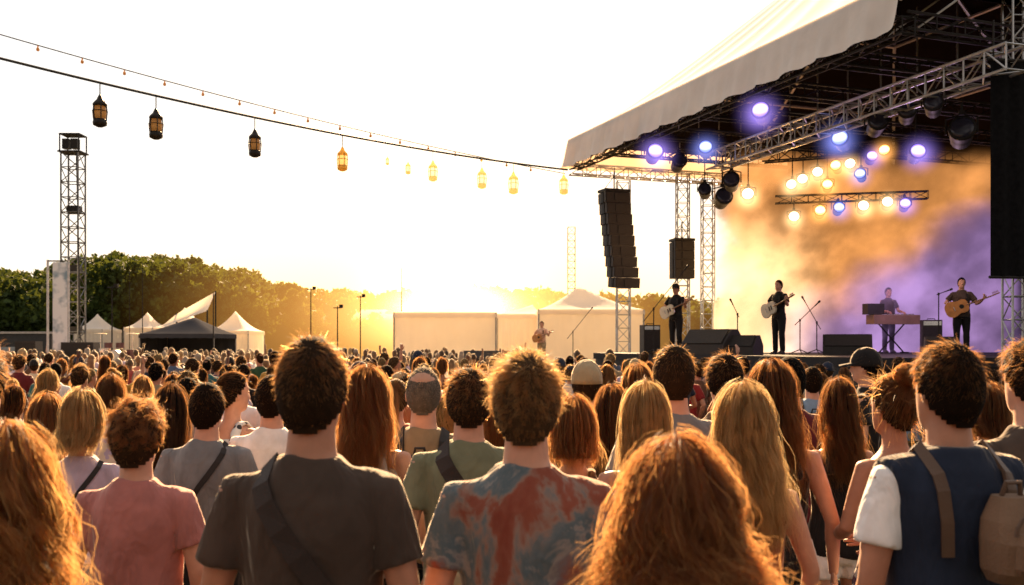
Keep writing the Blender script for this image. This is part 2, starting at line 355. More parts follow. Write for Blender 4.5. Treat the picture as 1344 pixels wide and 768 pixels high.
def hair_short(seed,n,L=.026,lift=.12,curl=0,thick=.010,noise=.07,NL=420,conv=.12):
    r=np.random.default_rng(seed); w=sw(n)
    def dirs(m):
        d=r.normal(size=(m*4,3)); d/=np.linalg.norm(d,axis=1,keepdims=True); return d[d[:,2]>hline(d[:,1])+r.normal(size=len(d))*.03][:m]
    d=dirs(n); n=len(d); lc=dirs(NL); idx=np.argmax(d@lc.T,axis=1)
    K=6 if curl==0 else 10
    root=surf(d,thick*.5)
    cr=np.array([.15,-.5,.86]); fl=d-cr; fl=fl-d*(fl*d).sum(1,keepdims=True); fl/=np.linalg.norm(fl,axis=1,keepdims=True)+1e-6
    nape=(d[:,2]<-.35)[:,None]; fl=np.where(nape,np.array([0,.0,-1.0]),fl)
    ln=r.normal(size=(len(lc),3))
    fly=((r.random(n)<.16)&(d[:,2]>-.2))[:,None]
    dr=d*(lift+.42*fly)+fl*(1-lift)+ln[idx]*noise*1.6+r.normal(size=(n,3))*noise*(1+2*fly); dr/=np.linalg.norm(dr,axis=1,keepdims=True)
    neg=(dr*d).sum(1,keepdims=True); dr=dr+d*np.maximum(.06-neg,0)*(~nape)
    ll=r.uniform(.7,1.2,size=len(lc)); side=np.clip(d[:,2]+.45,0,1.2); l=L*ll[idx]*r.uniform(.6,1.1,size=n)*(.30+.75*side)*(1+.25*fly[:,0])
    s=np.linspace(0,1,K); P=root[:,None,:]+dr[:,None,:]*(l[:,None]*s[None,:])[:,:,None]
    tipc=surf(lc,thick*.5); tip=tipc[idx]+ (lc*lift+ln*noise*1.6)[idx]*l[:,None]+fl*((1-lift)*l)[:,None]
    P+= ((tip-P[:,-1,:])[:,None,:])*(s**2)[None,:,None]*conv*(1-fly)[:,:,None]
    P[:,:,2]-=(l[:,None]*s[None,:]**2)*.15
    if curl:
        a=np.cross(lc,r.normal(size=lc.shape)); a/=np.linalg.norm(a,axis=1,keepdims=True); b=np.cross(lc,a); ph=r.uniform(0,6.28,size=len(lc))
        ph=(ph[idx]+r.normal(size=n)*.35)[:,None]; tw=6.5; cs=(curl*np.clip(d[:,2]+.8,.2,1))[:,None,None]
        P+=(a[idx][:,None,:]*(np.sin(ph+s*tw)-np.sin(ph))[:,:,None]+b[idx][:,None,:]*(np.cos(ph+s*tw)-np.cos(ph))[:,:,None])*cs
    v,f=ribbons(P,w,r); cv,cf=cap_grid(thick); return finish_hair([(v,f,0),(cv,cf,1)])
def long_pts(b,th0,K,L,k,width,wave,turns,ph,fz,r):
    n=len(b); s=np.linspace(0,1,K); a=.36; P=np.zeros((n,K,3)); bl=b[:,None]
    L=np.asarray(L).reshape(-1,1)*np.ones((n,1)); k=np.asarray(k).reshape(-1,1)*np.ones((n,1)); turns=np.asarray(turns).reshape(-1,1)*np.ones((n,1))
    q=np.clip((s-a)/(1-a),0,1)[None,:]; th=th0[:,None]+(1.8-th0[:,None])*np.clip(s/a,0,1)[None,:]
    be=bl*(1-.40*q); rr=k*np.sin(np.minimum(th,1.62))*(1+(width-1)*np.sin(q*1.9))
    P[:,:,0]=HR[0]*rr*np.sin(be); P[:,:,1]=HC[1]-HR[1]*rr*np.cos(be)*(1-.25*(width-1)*q)-.03*q
    P[:,:,2]=HC[2]+HR[2]*k*np.cos(th)-q*L
    ww=wave*np.clip((s-.06)/.35,0,1)[None,:]; an=2*PI*turns*s[None,:]+np.asarray(ph).reshape(-1,1)
    P[:,:,0]+=ww*np.cos(an); P[:,:,1]+=ww*.8*np.sin(an); P[:,:,2]+=ww*.35*np.sin(an*1.0+1)
    if np.any(fz): P+=np.cumsum(r.normal(size=(n,K,3)),axis=1)*(np.asarray(fz).reshape(-1,1,1))*(.35+q[:,:,None])
    return P
def hair_long(seed,n,L=.34,k=1.12,width=1.15,wave=.006,turns=1.4,fz=.0012,K=14,NL=110,spread=.06):
    r=np.random.default_rng(seed); w=sw(n); 
    bl=r.uniform(-2.15,2.15,size=NL); thl=np.minimum(np.abs(r.normal(size=NL))*.6+.03,1.4); kl=k*(1+r.normal(size=NL)*.055); pl=r.uniform(0,6.28,size=NL); Ll=L*r.uniform(.72,1.08,size=NL); tl=turns*r.uniform(.75,1.3,size=NL)
    ix=r.integers(0,NL,size=n); b=bl[ix]+r.normal(size=n)*spread; th0=np.clip(thl[ix]+r.normal(size=n)*.12,.02,1.5)
    f_=np.full(n,fz); fly=r.random(n)<.16; f_[fly]*=4.5; kk=kl[ix]*(1+r.normal(size=n)*.016); kk[fly]*=r.uniform(1.0,1.16,size=fly.sum())
    P=long_pts(b,th0,K,Ll[ix]*r.uniform(.92,1.05,size=n),kk,width,wave,tl[ix],pl[ix]+r.normal(size=n)*.25,f_,r)
    v,f=ribbons(P,w,r)
    bb=np.linspace(-2.1,2.1,30); C=long_pts(bb,np.full(30,.02),16,L*.80,k*.88+np.sin(bb*11)*.02,1+(width-1)*.7,0,1,np.zeros(30),0,r)
    cv=C.reshape(-1,3); cf=[]
    for i in range(29):
        for j in range(15): cf.append((i*16+j,(i+1)*16+j,(i+1)*16+j+1,i*16+j+1))
    gv,gf=cap_grid(.012)
    return finish_hair([(v,f,0),(cv,np.array(cf),1),(gv,gf,1)])
def ball_strands(c,R,n,r,w):
    d=r.normal(size=(n,3)); d/=np.linalg.norm(d,axis=1,keepdims=True); t=np.cross(d,r.normal(size=(n,3))); t/=np.linalg.norm(t,axis=1,keepdims=True)
    s=np.linspace(-1,1,6); ang=s*.9
    P=np.array(c)+ (d[:,None,:]*np.cos(ang)[None,:,None]+t[:,None,:]*np.sin(ang)[None,:,None])*np.array(R)*r.uniform(.85,1.12,size=(n,1,1))
    return ribbons(P,w,r)
def gathered(r,n,tgt,push,jit):
    d=r.normal(size=(n*3,3)); d/=np.linalg.norm(d,axis=1,keepdims=True); d=d[d[:,2]>hline(d[:,1])][:n]; n2=len(d)
    root=surf(d,.006); s=np.linspace(0,1,6)[None,:,None]
    P=root[:,None,:]*(1-s)+np.array(tgt)*s; rel=P-HC; rad=np.linalg.norm(rel/HR,axis=2,keepdims=True); P=HC+rel*np.maximum(push/rad,1)
    P+=r.normal(size=(n2,1,3))*jit; return P
def hair_bun(seed,n,R=.055,messy=1):
    r=np.random.default_rng(seed); w=sw(n)
    v,f=ribbons(gathered(r,n,(0,-.07,1.735),1.1,.004*messy),w,r); v2,f2=ball_strands((0,-.08,1.765),(R,R,R*.85),n//2,r,w*1.2)
    mb=MB(); mb.ell((0,-.08,1.765),(R*.85,R*.85,R*.7),12,8); 
    bv=np.array(mb.v); bf=np.array([x for x in mb.f if len(x)==4]); cv,cf=cap_grid(.009)
    st=hair_none(r,n//6,messy)
    return finish_hair([(v,f,0),(v2,f2,0),st,(bv,bf,1),(cv,cf,1)])
def hair_none(r,n,m):
    d=r.normal(size=(max(n,4)*3,3)); d/=np.linalg.norm(d,axis=1,keepdims=True); d=d[d[:,2]>hline(d[:,1])][:max(n,4)]
    s=np.linspace(0,1,7)[None,:,None]; dr=d+r.normal(size=d.shape)*.7; P=surf(d,.008)[:,None,:]+dr[:,None,:]*.05*m*s; P[:,:,2]-=.03*(s[:,:,0]**2)
    v,f=ribbons(P,.0009,r); return (v,f,0)
def hair_pony(seed,n):
    r=np.random.default_rng(seed); w=sw(n)
    v,f=ribbons(gathered(r,n,(0,-.115,1.68),1.09,.002),w,r)
    m=n//2; s=np.linspace(0,1,9); a=r.uniform(0,6.28,size=m); rr=r.uniform(.2,1,size=m)**.5
    Q=np.zeros((m,9,3)); env=.012+.026*np.sin(np.minimum(s*2.6,2.4))
    Q[:,:,0]=(np.cos(a)*rr)[:,None]*env; Q[:,:,1]=-.115-.05*np.sin(s*2)[None,:]+(np.sin(a)*rr)[:,None]*env; Q[:,:,2]=1.685+.02*np.sin(s*3)-.3*s**1.3
    Q+=r.normal(size=(m,1,3))*.003; v2,f2=ribbons(Q,w,r); cv,cf=cap_grid(.009)
    return finish_hair([(v,f,0),(v2,f2,0),hair_none(r,n//10,.6),(cv,cf,1)])
HST={'short':lambda s,n:hair_short(s,n),'tousled':lambda s,n:hair_short(s,n,.040,.28,.003,.013,.13,300,.3),'buzz':lambda s,n:hair_short(s,n,.011,.3,0,.004),
 'curly':lambda s,n:hair_short(s,n,.045,.6,.0125,.020,.2,170,.7),'long':lambda s,n:hair_long(s,n),'wavy':lambda s,n:hair_long(s,n,.36,1.17,1.25,.015,2.0,.0016),
 'bob':lambda s,n:hair_long(s,n,.12,1.16,1.1,.005,1.1),'bun':lambda s,n:hair_bun(s,n),'ponytail':lambda s,n:hair_pony(s,n),
 'bigcurl':lambda s,n:hair_long(s,n,.40,1.32,1.70,.027,3.6,.0026,30,120,.045),'bigwave':lambda s,n:hair_long(s,n,.42,1.2,1.42,.024,2.6,.0020,22,80,.055)}
_hair={}
def hairmesh(style,seed,n):
    k=(style,seed,n)
    if k not in _hair: _hair[k]=HST[style](seed,n)
    return _hair[k]
def cap_mesh():
    mb=MB(); rings=[]
    for i in range(9):
        t=i/8*PI/2*.97; rings.append((0,-.004,1.655+.118*math.sin(t)*1.0,.092*math.cos(t),.116*math.cos(t)))
    mb.loft([(0,-.004,1.63,.093,.117)]+rings,24)
    n=10; vs=[];fs=[]
    for z in(0,.008):
        for i in range(n+1):
            a=.35+(PI-.7)*i/n; vs.append((.093*math.cos(a),.117*math.sin(a)-.004,1.655-z))
        for i in range(n+1):
            a=.35+(PI-.7)*i/n; vs.append((.085*math.cos(a),.117*math.sin(a)+.075,1.64-z-.012*abs(math.cos(a))))
    m=n+1
    for i in range(n):
        fs.append((i,i+1,m+i+1,m+i)); fs.append((2*m+i,3*m+i,3*m+i+1,2*m+i+1)); fs.append((m+i,m+i+1,3*m+i+1,3*m+i))
    mb.add(vs,fs); me=mb.mesh('cap',None,True); me.materials.append(None); return me
CAP=cap_mesh()
def slot(o,mats):
    for i,m in enumerate(mats):
        o.material_slots[i].link='OBJECT'; o.material_slots[i].material=m
def person(label,x,y,H,rot,sex,pose,top,bottom,hair,skin,lod=1,group='people standing in the festival crowd',z=0,cat='person',yaw=0,seed=1,n=420,cap=None,name='person',wide=1.0):
    r=empty(name,(x,y,z),rot); k=H/1.75; r.scale=(k*wide,k*(1+(wide-1)*.6),k); tag(r,label,cat,group)
    o=link('body',body_mesh(sex,pose,lod,yaw),r); slot(o,[skm[skin],eyeM,lipM])
    tops=[top] if isinstance(top[0],str) else top
    for kd,c in tops:
        nm={'tee':'t_shirt','under':'t_shirt','long':'long_sleeved_shirt','vest':'vest','tank':'tank_top','strapless':'strapless_top'}[kd]
        o=link(nm,top_mesh(sex,pose,kd,lod),r); slot(o,[cloth(c)])
    o=link({'trousers':'trousers','shorts':'shorts','hotpants':'shorts'}[bottom[0]],bot_mesh(sex,bottom[0],lod),r); slot(o,[cloth(bottom[1])])
    for s in(1,-1):
        o=link('shoe',SHOE,r); o.location=(s*.107,0,0)
    if hair: 
        o=link('hair',hairmesh(hair[0],seed,n),r); slot(o,hairmat(hair[1])); o.rotation_euler=(0,0,yaw)
    if cap:
        o=link('cap',CAP,r); slot(o,[cloth(cap)]); o.rotation_euler=(0,0,yaw)
    return r
HEROS=[]
R=math.radians
def hero(px,top,Y,label,sex='m',rot=0,pose='down',tops=('tee','black'),bot=('trousers','navy'),hair=('short','brown'),skin='fair',n=2200,ex=.02,yaw=0,cap=None,lod=0,wide=1.0):
    zt=CH+(HY-top)/F*Y; g=G(Y); H=(zt-g)/(1+ex/1.75); x=(px-HX)/F*Y
    HEROS.append((x,Y))
    return person(label,x,Y,H,R(rot),sex,pose,tops,bot,hair,skin,lod,seed=len(HEROS),n=n,yaw=yaw,cap=cap,z=g,wide=wide)

h_auburn=hero(8,543,2.0,'woman with long wavy copper hair, cut by the left edge in the near foreground','f',4,'down',('tee','black'),('trousers','denim blue'),('bigwave','ginger'),n=9000,ex=.065)
hero(-42,440,2.7,'person with short dark brown hair, only a sliver showing at the far left edge','m',0,'down',('tee','black'),hair=('tousled','dark brown'),n=2500)
hero(180,519,3.5,'person with curly auburn hair in a dusty pink t-shirt','m',0,'down',('tee','dusty pink'),('trousers','denim blue'),('curly','auburn'),n=6500,ex=.045)
h_char=hero(410,440,2.5,'tall man with cropped brown hair in a charcoal brown t-shirt, left of centre','m',-3,'down',('tee','charcoal brown'),('trousers','navy'),('short','brown'),n=11000,ex=.015,wide=.97,skin='tan')
h_tie=hero(691,455,2.62,'man in a red and blue tie-dye t-shirt with tousled sandy hair','m',-4,'down',('tee','tiedye'),('trousers','navy'),('tousled','sandy'),n=11000,ex=.03,wide=.97)
hero(888,560,1.8,'woman with a big mass of curly auburn hair at the bottom centre, back to camera','f',0,'down',('tank','plum'),('trousers','denim blue'),('bigcurl','auburn'),n=12000,ex=.085)
h_vest=hero(1243,447,2.8,'man in a navy denim vest over a white t-shirt, dark hair, at the right front','m',9,'down',[('under','white'),('vest','navy')],('trousers','black'),('short','dark brown'),n=10000,ex=.015,yaw=.12,wide=.97,skin='tan')
hero(1354,440,3.45,'man with dark hair cut by the right edge of the photo','m',6,'down',('tee','charcoal brown'),('trousers','black'),('tousled','dark brown'),n=3500,ex=.03,yaw=.1)
hero(1172,470,4.1,'woman with a messy brown updo in a plum strapless top and white shorts','f',24,'front',('strapless','plum'),('hotpants','white'),('bun','brown'),n=2600,ex=.085,skin='tan')
hero(975,504,3.3,'woman with long wavy blonde hair in a rust orange tank top','f',8,'down',('tank','rust orange'),('shorts','denim blue'),('wavy','blonde'),n=6500,ex=.035)
hero(846,503,3.95,'woman with long straight blonde hair in a white tank top','f',6,'down',('tank','white'),('shorts','denim blue'),('long','blonde'),n=5500,ex=.03)
hero(1012,475,4.2,'woman with long wavy dark brown hair behind the blonde in orange','f',-10,'down',('tank','black'),('shorts','denim blue'),('wavy','dark brown'),n=4000,ex=.03)
hero(884,450,4.5,'man with cropped brown hair in a grey t-shirt, behind the straight-haired blonde','m',0,'down',('tee','heather grey'),('trousers','navy'),('short','brown'),n=3000)
h_sage=hero(615,478,3.95,'man in a sage green t-shirt with a dark strap over one shoulder','m',4,'down',('tee','sage green'),('trousers','khaki'),('tousled','brown'),n=4500,ex=.03)
h_tan=hero(556,478,4.8,'man with close-cropped grey hair in an olive tan t-shirt wearing a black backpack','m',0,'down',('tee','olive tan'),('trousers','navy'),('buzz','grey'),n=2500)
hero(482,482,4.4,'woman with long wavy brown hair in a light grey tank top','f',-6,'down',('tank','light grey'),('shorts','black'),('wavy','brown'),n=4000,ex=.03)
h_bob=hero(108,512,4.6,'woman with a blonde bob in a pale lilac t-shirt and a thin strap','f',0,'down',('tee','lilac'),('trousers','denim blue'),('bob','blonde'),n=3500,ex=.03)
h_grey=hero(272,500,5.0,'man in a heather grey t-shirt with a black cross-body strap, black trousers','m',0,'down',('tee','heather grey'),('trousers','black'),('short','dark brown'),n=2500)
hero(306,486,6.4,'woman with dark tied hair in a black and white print top','f',-20,'hold',('tank','black and white print'),('shorts','black'),('ponytail','dark brown'),n=1600,yaw=-.5)
hero(226,503,5.3,'woman with long black hair between the pink and grey t-shirts','f',0,'down',('tank','black'),('trousers','denim blue'),('long','black'),n=2000,ex=.03)
hero(357,490,5.6,'person in a plain white t-shirt half hidden by the charcoal t-shirt man','m',0,'down',('tee','white'),('trousers','denim blue'),('short','dark brown'),n=1800)
hero(63,517,5.2,'woman with long chestnut hair in a maroon top, left of the blonde bob','f',0,'down',('tee','maroon'),('trousers','black'),('long','brown'),n=1800,ex=.03)
hero(146,492,7.2,'woman in a lilac floral print top with a dark bob','f',10,'down',('tee','lilac floral print'),('trousers','cream'),('bob','dark brown'),n=1600,ex=.03)
hero(770,472,6.2,'man in a khaki baseball cap and black t-shirt, right of the tie-dye man','m',0,'down',('tee','black'),('trousers','navy'),('short','brown'),n=1600,cap='khaki')
hero(951,460,5.4,'man with dark tousled hair in a brown t-shirt, above the wavy blonde','m',5,'down',('tee','brown'),('trousers','navy'),('tousled','dark brown'),n=2000,ex=.03)
hero(803,504,5.1,'woman with long dark brown hair in a black tank top beside the tie-dye man','f',0,'down',('tank','black'),('shorts','denim blue'),('long','dark brown'),n=2000,ex=.03)
h_black=hero(752,520,4.1,'woman with a brown bob and a small black rucksack beside the tie-dye man','f',0,'down',('tank','brown'),('shorts','black'),('bob','brown'),n=2000,ex=.03)
hero(836,478,6.6,'woman with a brown bob in a cream t-shirt','f',0,'down',('tee','cream'),('trousers','denim blue'),('bob','brown'),n=1600,ex=.03)
hero(1136,456,8.2,'man in a black baseball cap looking to the side, near the stage','m',60,'down',('tee','black'),('trousers','black'),('short','black'),n=1600,cap='black')
hero(1100,497,5.1,'woman with long dark brown hair in a black tank top and white shorts','f',5,'down',('tank','black'),('hotpants','white'),('wavy','dark brown'),n=2200,ex=.03,wide=.92)
h_blue=hero(1066,480,9.0,'man in a sky blue t-shirt with a dark rucksack near the stage','m',-10,'down',('tee','sky blue'),('trousers','black'),('short','dark brown'),n=1600)
hero(1296,503,5.0,'woman in a teal t-shirt glimpsed between the vest man and the right edge','f',0,'down',('tee','teal'),('trousers','denim blue'),('bob','dark brown'),n=1600,ex=.03)
hero(1036,466,6.0,'man with black hair in a maroon t-shirt, right of the dark-haired woman','m',0,'down',('tee','maroon'),('trousers','black'),('short','black'),n=1600)
hero(655,492,5.6,'person in a mustard t-shirt behind the tie-dye man','f',0,'down',('tee','mustard'),('trousers','denim blue'),('long','brown'),n=1600,ex=.03)
hero(520,496,6.9,'woman in a coral tank top with sandy ponytail','f',0,'down',('tank','coral'),('trousers','denim blue'),('ponytail','sandy'),n=1600)

# straps and bags laid on the clothes
def strap_on(root,pts,wd,th=.004):
    kid=[c for c in root.children if c.name.split('.')[0] in('t_shirt','vest','tank_top')]
    bm=bmesh.new(); bm.from_mesh(kid[-1].data); bv=BVHTree.FromBMesh(bm); bm.free()
    P=[]
    for (x,z,side) in pts:
        if side==0:
            h=bv.ray_cast(Vector((x,-.02,2.0)),Vector((0,0,-1))); P.append((h[0] if h[0] else Vector((x,-.02,1.44)))+Vector((0,0,.006))); continue
        h=bv.ray_cast(Vector((x,-1.0*side,z)),Vector((0,side,0)))
        p=h[0] if h[0] else Vector((x,-.08*side,z)); P.append(p+Vector((0,-.006*side,0)))
    vs=[];fs=[]
    for i,p in enumerate(P):
        t=(P[min(i+1,len(P)-1)]-P[max(i-1,0)]).normalized()
        h=bv.find_nearest(p); nr=h[1] if h[1] is not None else Vector((0,-1,0))
        s=t.cross(nr).normalized()*wd
        for q in(p-s,p+s,p+s+nr*th,p-s+nr*th): vs.append(q)
    for i in range(len(P)-1):
        for j in range(4): fs.append((i*4+j,i*4+(j+1)%4,(i+1)*4+(j+1)%4,(i+1)*4+j))
    mb=MB(); mb.add(vs,fs); return mb
def place_bag(root,label,cat,name,parts):
    e=empty(name); e.matrix_basis=root.matrix_basis.copy(); tag(e,label,cat)
    for nm,mb,m in parts: mb.build(nm,m,e,False)
    return e
strapM=pmat('black_webbing',(.018,.016,.016),.8,bump=.3,bscale=200); tanM=pmat('tan_canvas',(.17,.10,.06),.85,bump=.4,bscale=120); tanD=pmat('brown_leather_trim',(.09,.05,.03),.6,bump=.2)
brnstrap=pmat('brown_strap',(.03,.02,.017),.8,bump=.3,bscale=200)
def diag(root,name,label,mat,wd=.022,flip=1):
    back=[(flip*x,z,1) for x,z in((.105,1.41),(.085,1.37),(.045,1.31),(0,1.25),(-.06,1.16),(-.11,1.08),(-.15,1.02),(-.165,.97))]
    full=[(flip*.085,1.34,-1),(flip*.095,1.40,-1),(flip*.10,0,0)]+back
    mb=strap_on(root,full,wd)
    b=MB(); b.loft([(-flip*.20,-.03,.78,.03,.10),(-flip*.20,-.03,.80,.045,.115),(-flip*.20,-.03,.94,.045,.115),(-flip*.20,-.03,.97,.03,.10)],16,0,4)
    return place_bag(root,label,'bag',name,[('strap',mb,mat),('pouch',b,mat)])
diag(h_char,'cross_body_bag','dark diagonal band built as a bag strap over the charcoal brown t-shirt',brnstrap,.026,-1)  # dark diagonal band across the back, built as a strap with pouch
diag(h_sage,'cross_body_bag','broad dark strap over the sage green t-shirt',brnstrap,.032,-1)
diag(h_grey,'cross_body_bag','thin black cross-body strap over the heather grey t-shirt',strapM,.014,1)
diag(h_bob,'cross_body_bag','thin dark strap over the lilac t-shirt of the blonde bob woman',strapM,.012,1)
def backpack(root,label,mat,trim,w=.14,z0=1.0,z1=1.36,yb=-.145,xo=0,sw_=.022):
    b=MB(); zc=[z0,z0+.03,z0+.5*(z1-z0),z1-.06,z1]
    b.loft([(xo,yb-.06,zc[0],w*.8,.05),(xo,yb-.07,zc[1],w*.98,.075),(xo,yb-.075,zc[2],w,.085),(xo,yb-.06,zc[3],w*.9,.07),(xo,yb-.045,zc[4],w*.55,.04)],20,0,3.2)
    pk=MB(); pk.loft([(xo,yb-.135,z0+.03,w*.6,.02),(xo,yb-.145,z0+.05,w*.72,.035),(xo,yb-.148,z0+.11,w*.72,.035),(xo,yb-.135,z0+.135,w*.62,.02)],16,0,3.5)
    zp=MB(); zp.tube([(xo+w*.75*math.cos(a),yb-.15-.0,z0+.6*(z1-z0)+.06*math.sin(a)) for a in np.linspace(0,PI,9)],.005,6)
    lp=MB(); lp.tube([(xo-.03,yb-.04,z1-.01),(xo-.02,yb-.05,z1+.035),(xo+.02,yb-.05,z1+.035),(xo+.03,yb-.04,z1-.01)],.007,6)
    parts=[('pack_body',b,mat),('pocket',pk,mat),('zip',zp,trim),('grab_loop',lp,trim)]
    for s in (1,-1):
        m=strap_on(root,[(s*.10,1.23,-1),(s*.105,1.33,-1),(s*.10,1.39,-1),(s*.10,0,0),(s*.10,1.41,1),(s*.098,1.37,1),(s*.09,1.29,1),(s*.085,1.2,1)],sw_,.010)
        parts.append(('shoulder_strap',m,trim))
    return place_bag(root,label,'backpack','backpack',parts)
backpack(h_vest,'small tan canvas backpack on the man in the denim vest',tanM,tanD,.085,1.15,1.365,-.15,.06,.016)
backpack(h_tan,'black backpack on the man in the olive tan t-shirt',strapM,strapM,.12)
backpack(h_black,'small black rucksack on the woman half behind the tie-dye man',strapM,strapM,.10,1.05,1.33)
backpack(h_blue,'dark rucksack on the man in the sky blue t-shirt',strapM,strapM,.13)

# ------------------------------------------------------------------ stage frame of reference
A=Vector((1.65,29.4,0)); U=Vector((.346,-.938,0)); Nn=Vector((.938,.346,0))
def P(s,t,z): return A+U*s+Nn*t+Vector((0,0,z))
def st(x,y): r=Vector((x,y,0))-A; return r.dot(U),r.dot(Nn)
DECK=1.55

# ------------------------------------------------------------------ fill crowd
tops_c=['black','navy','white','heather grey','maroon','teal','sky blue','lilac','mustard','cream','forest green','red','plum','light grey','denim blue','coral','brown','khaki','peach','rust orange','dusty pink','sage green']
cands=[]
Y=5.6; row=0
while Y<50:
    dx=.76+.010*Y; n=int((1.24*Y+2)/dx)+1
    for i in range(n):
        x=-(.62*Y+1)+dx*(i+.5*(row%2))+random.uniform(-.32,.32); y=Y+random.uniform(-.4,.4)
        s,t=st(x,y)
        if -1.2<s<13.2 and t>-1.1: continue
        if t>2: continue
        if s<=-1.2 and x>1.5 and y>27: continue
        if any((hx-x)**2+(hy-y)**2<.36 for hx,hy in HEROS): continue
        if any((cx-x)**2+(cy-y)**2<.18 for cy,cx in cands[-60:]): continue
        if y<8 and random.random()<.6: continue
        if y<12 and random.random()<.22: continue
        if 1060<HX+x/y*F<1225 and y<9: continue
        if 235<HX+x/y*F<330 and y<6: continue
        if random.random()<.08: continue
        cands.append((y,x))
    Y+=.62+.014*Y; row+=1
cands.sort()
NIND=300-len(HEROS)-8
used=set(); ns=lambda st_:{'short':'cropped','tousled':'tousled','curly':'curly','long':'straight','wavy':'wavy','bob':'bobbed','bun':'pinned-up','ponytail':'ponytailed','buzz':'shaven'}[st_]
def zone(x,y):
    px=HX+x/y*F
    for lim,nm in((110,'under the scaffold tower'),(330,'before the left marquees'),(520,'below the wooded hill'),(660,'before the setting sun'),(850,'before the white marquee'),(1000,'below the left guitarist'),(1200,'before the stage deck'),(9999,'right of the stage')):
        if px<lim: return nm
for (y,x) in cands[:NIND]:
    sex=random.choice('mf'); 
    for _ in range(60):
        tk=random.choice(['tee','tee','tee','long']) if sex=='m' else random.choice(['tee','tank','tank','tee'])
        tc=random.choice(tops_c); hs=random.choice(['short','short','short','tousled','tousled','curly','buzz']) if sex=='m' else random.choice(['long','long','wavy','wavy','bob','bun','ponytail'])
        hc=random.choice(['black','black','dark brown','dark brown','dark brown','brown','brown','brown','auburn','blonde','blonde','sandy','sandy'])
        cp=random.choice([None]*9+['black','navy','khaki']) if (sex=='m' and y>7) else None
        key=(tk,tc,hs,hc,cp)
        if key not in used: break
    used.add(key)
    kd={'tee':'t-shirt','long':'long-sleeved shirt','tank':'tank top'}[tk]
    lab=f"man in {cp} cap and {tc} {kd}, {hc} hair, {zone(x,y)}" if cp else f"{'man' if sex=='m' else 'woman'} in {tc} {kd} with {ns(hs)} {hc} hair, {zone(x,y)}"
    ps=random.choice(['down','down','front','pocket','phone']) if y<16 else random.choice(['down','down','down','phone','raise'] if random.random()<.25 else ['down','front'])
    H=random.gauss(1.74,.07) if sex=='m' else random.gauss(1.62,.065)
    H=min(H,1.88)
    rot=R(random.gauss(-6 if x<0 else 4,20))
    person(lab,x,y,H,rot,sex,ps,(tk,tc),('trousers' if random.random()<.6 else 'shorts',random.choice(['black','navy','denim blue','khaki'])),(hs,hc),random.choice(['fair','fair','tan','tan','brown','dark']),1,seed=900+random.randint(0,3),n=600,cap=cp,z=G(y),wide=random.uniform(.90,1.06))
# distant crowd that reads as one mass
tmpl=MB(); cols=[]
def reg(c): cols.extend([c]*(len(tmpl.v)-len(cols)))
tmpl.loft([(0,.0,.9,.17,.12),(0,0,1.08,.155,.11),(0,0,1.3,.19,.125),(0,0,1.38,.18,.115),(0,0,1.45,.09,.08)],10); reg(0)
for s in(1,-1): tmpl.tube([(s*.18,0,1.39),(s*.245,-.02,1.19)],[.06,.058],6); reg(0)
tmpl.tube([(0,0,1.43),(0,0,1.56)],[.055,.055],6); tmpl.ell((0,.006,1.63),(.075,.095,.115),10,7)
for s in(1,-1): tmpl.tube([(s*.24,-.02,1.2),(s*.25,-.01,1.12),(s*.26,.05,.88)],[.04,.038,.028],6); reg(1)
reg(1)
tmpl.ell((0,-.016,1.655),(.087,.104,.112),10,7); reg(2)
for s in(1,-1): tmpl.tube([(s*.09,0,.95),(s*.1,0,.5),(s*.105,0,0.0)],[.1,.07,.06],6); reg(3)
TV=np.array(tmpl.v); TF=[f for f in tmpl.f]; TC=np.array(cols)
Vs=[];Fs=[];Cs=[];off=0
hl=MB(); hl.loft([(0,-.05,1.66,.088,.07),(0,-.06,1.55,.09,.07),(0,-.085,1.42,.1,.055),(0,-.1,1.3,.07,.03)],10); HV=np.array(hl.v)
am=MB(); am.tube([(.19,0,1.40),(.27,.08,1.6),(.25,.14,1.84),(.25,.15,1.93)],[.05,.042,.03,.035],6); AV=np.array(am.v)
for (y,x) in cands[NIND:]:
    k=random.gauss(.96,.05); a=random.gauss(0,.4); ca,sa=math.cos(a),math.sin(a)
    tv=TV; tf=TF; tcol=TC
    if random.random()<.45:
        o=len(tv); tv=np.concatenate([tv,HV]); tf=tf+[tuple(i+o for i in f) for f in hl.f]; tcol=np.concatenate([tcol,np.full(len(HV),2)])
    if random.random()<.05:
        o=len(tv); tv=np.concatenate([tv,AV]); tf=tf+[tuple(i+o for i in f) for f in am.f]; tcol=np.concatenate([tcol,np.full(len(AV),1)])
    V=tv*k; V=np.stack([V[:,0]*ca-V[:,1]*sa+x,V[:,0]*sa+V[:,1]*ca+y,V[:,2]+G0],axis=1); V+=rng.normal(size=V.shape)*.006
    pal=np.array([CLOTH[random.choice(tops_c)],random.choice(list(SK.values())),HAIRC[random.choice(list(HAIRC))][0],CLOTH[random.choice(['black','navy','denim blue'])]])
    Cs.append(pal[tcol]); Vs.append(V); Fs+= [tuple(i+off for i in f) for f in tf]; off+=len(V)
V=np.concatenate(Vs); C=np.concatenate(Cs)
me=bpy.data.meshes.new('distant_crowd'); me.from_pydata(V.tolist(),[],Fs); at_=me.color_attributes.new('Col','FLOAT_COLOR','POINT')
at_.data.foreach_set('color',np.concatenate([C,np.ones((len(C),1))],axis=1).astype(np.float32).ravel()); me.polygons.foreach_set('use_smooth',[True]*len(me.polygons))
cm,N_,L_,b_=nt('crowd_clothing'); an=N_.new('ShaderNodeVertexColor'); an.layer_name='Col'; L_.new(an.outputs[0],b_.inputs['Base Color']); b_.inputs['Roughness'].default_value=.8; b_.inputs['Sheen Weight'].default_value=.7; b_.inputs['Sheen Tint'].default_value=(1,.8,.55,1)
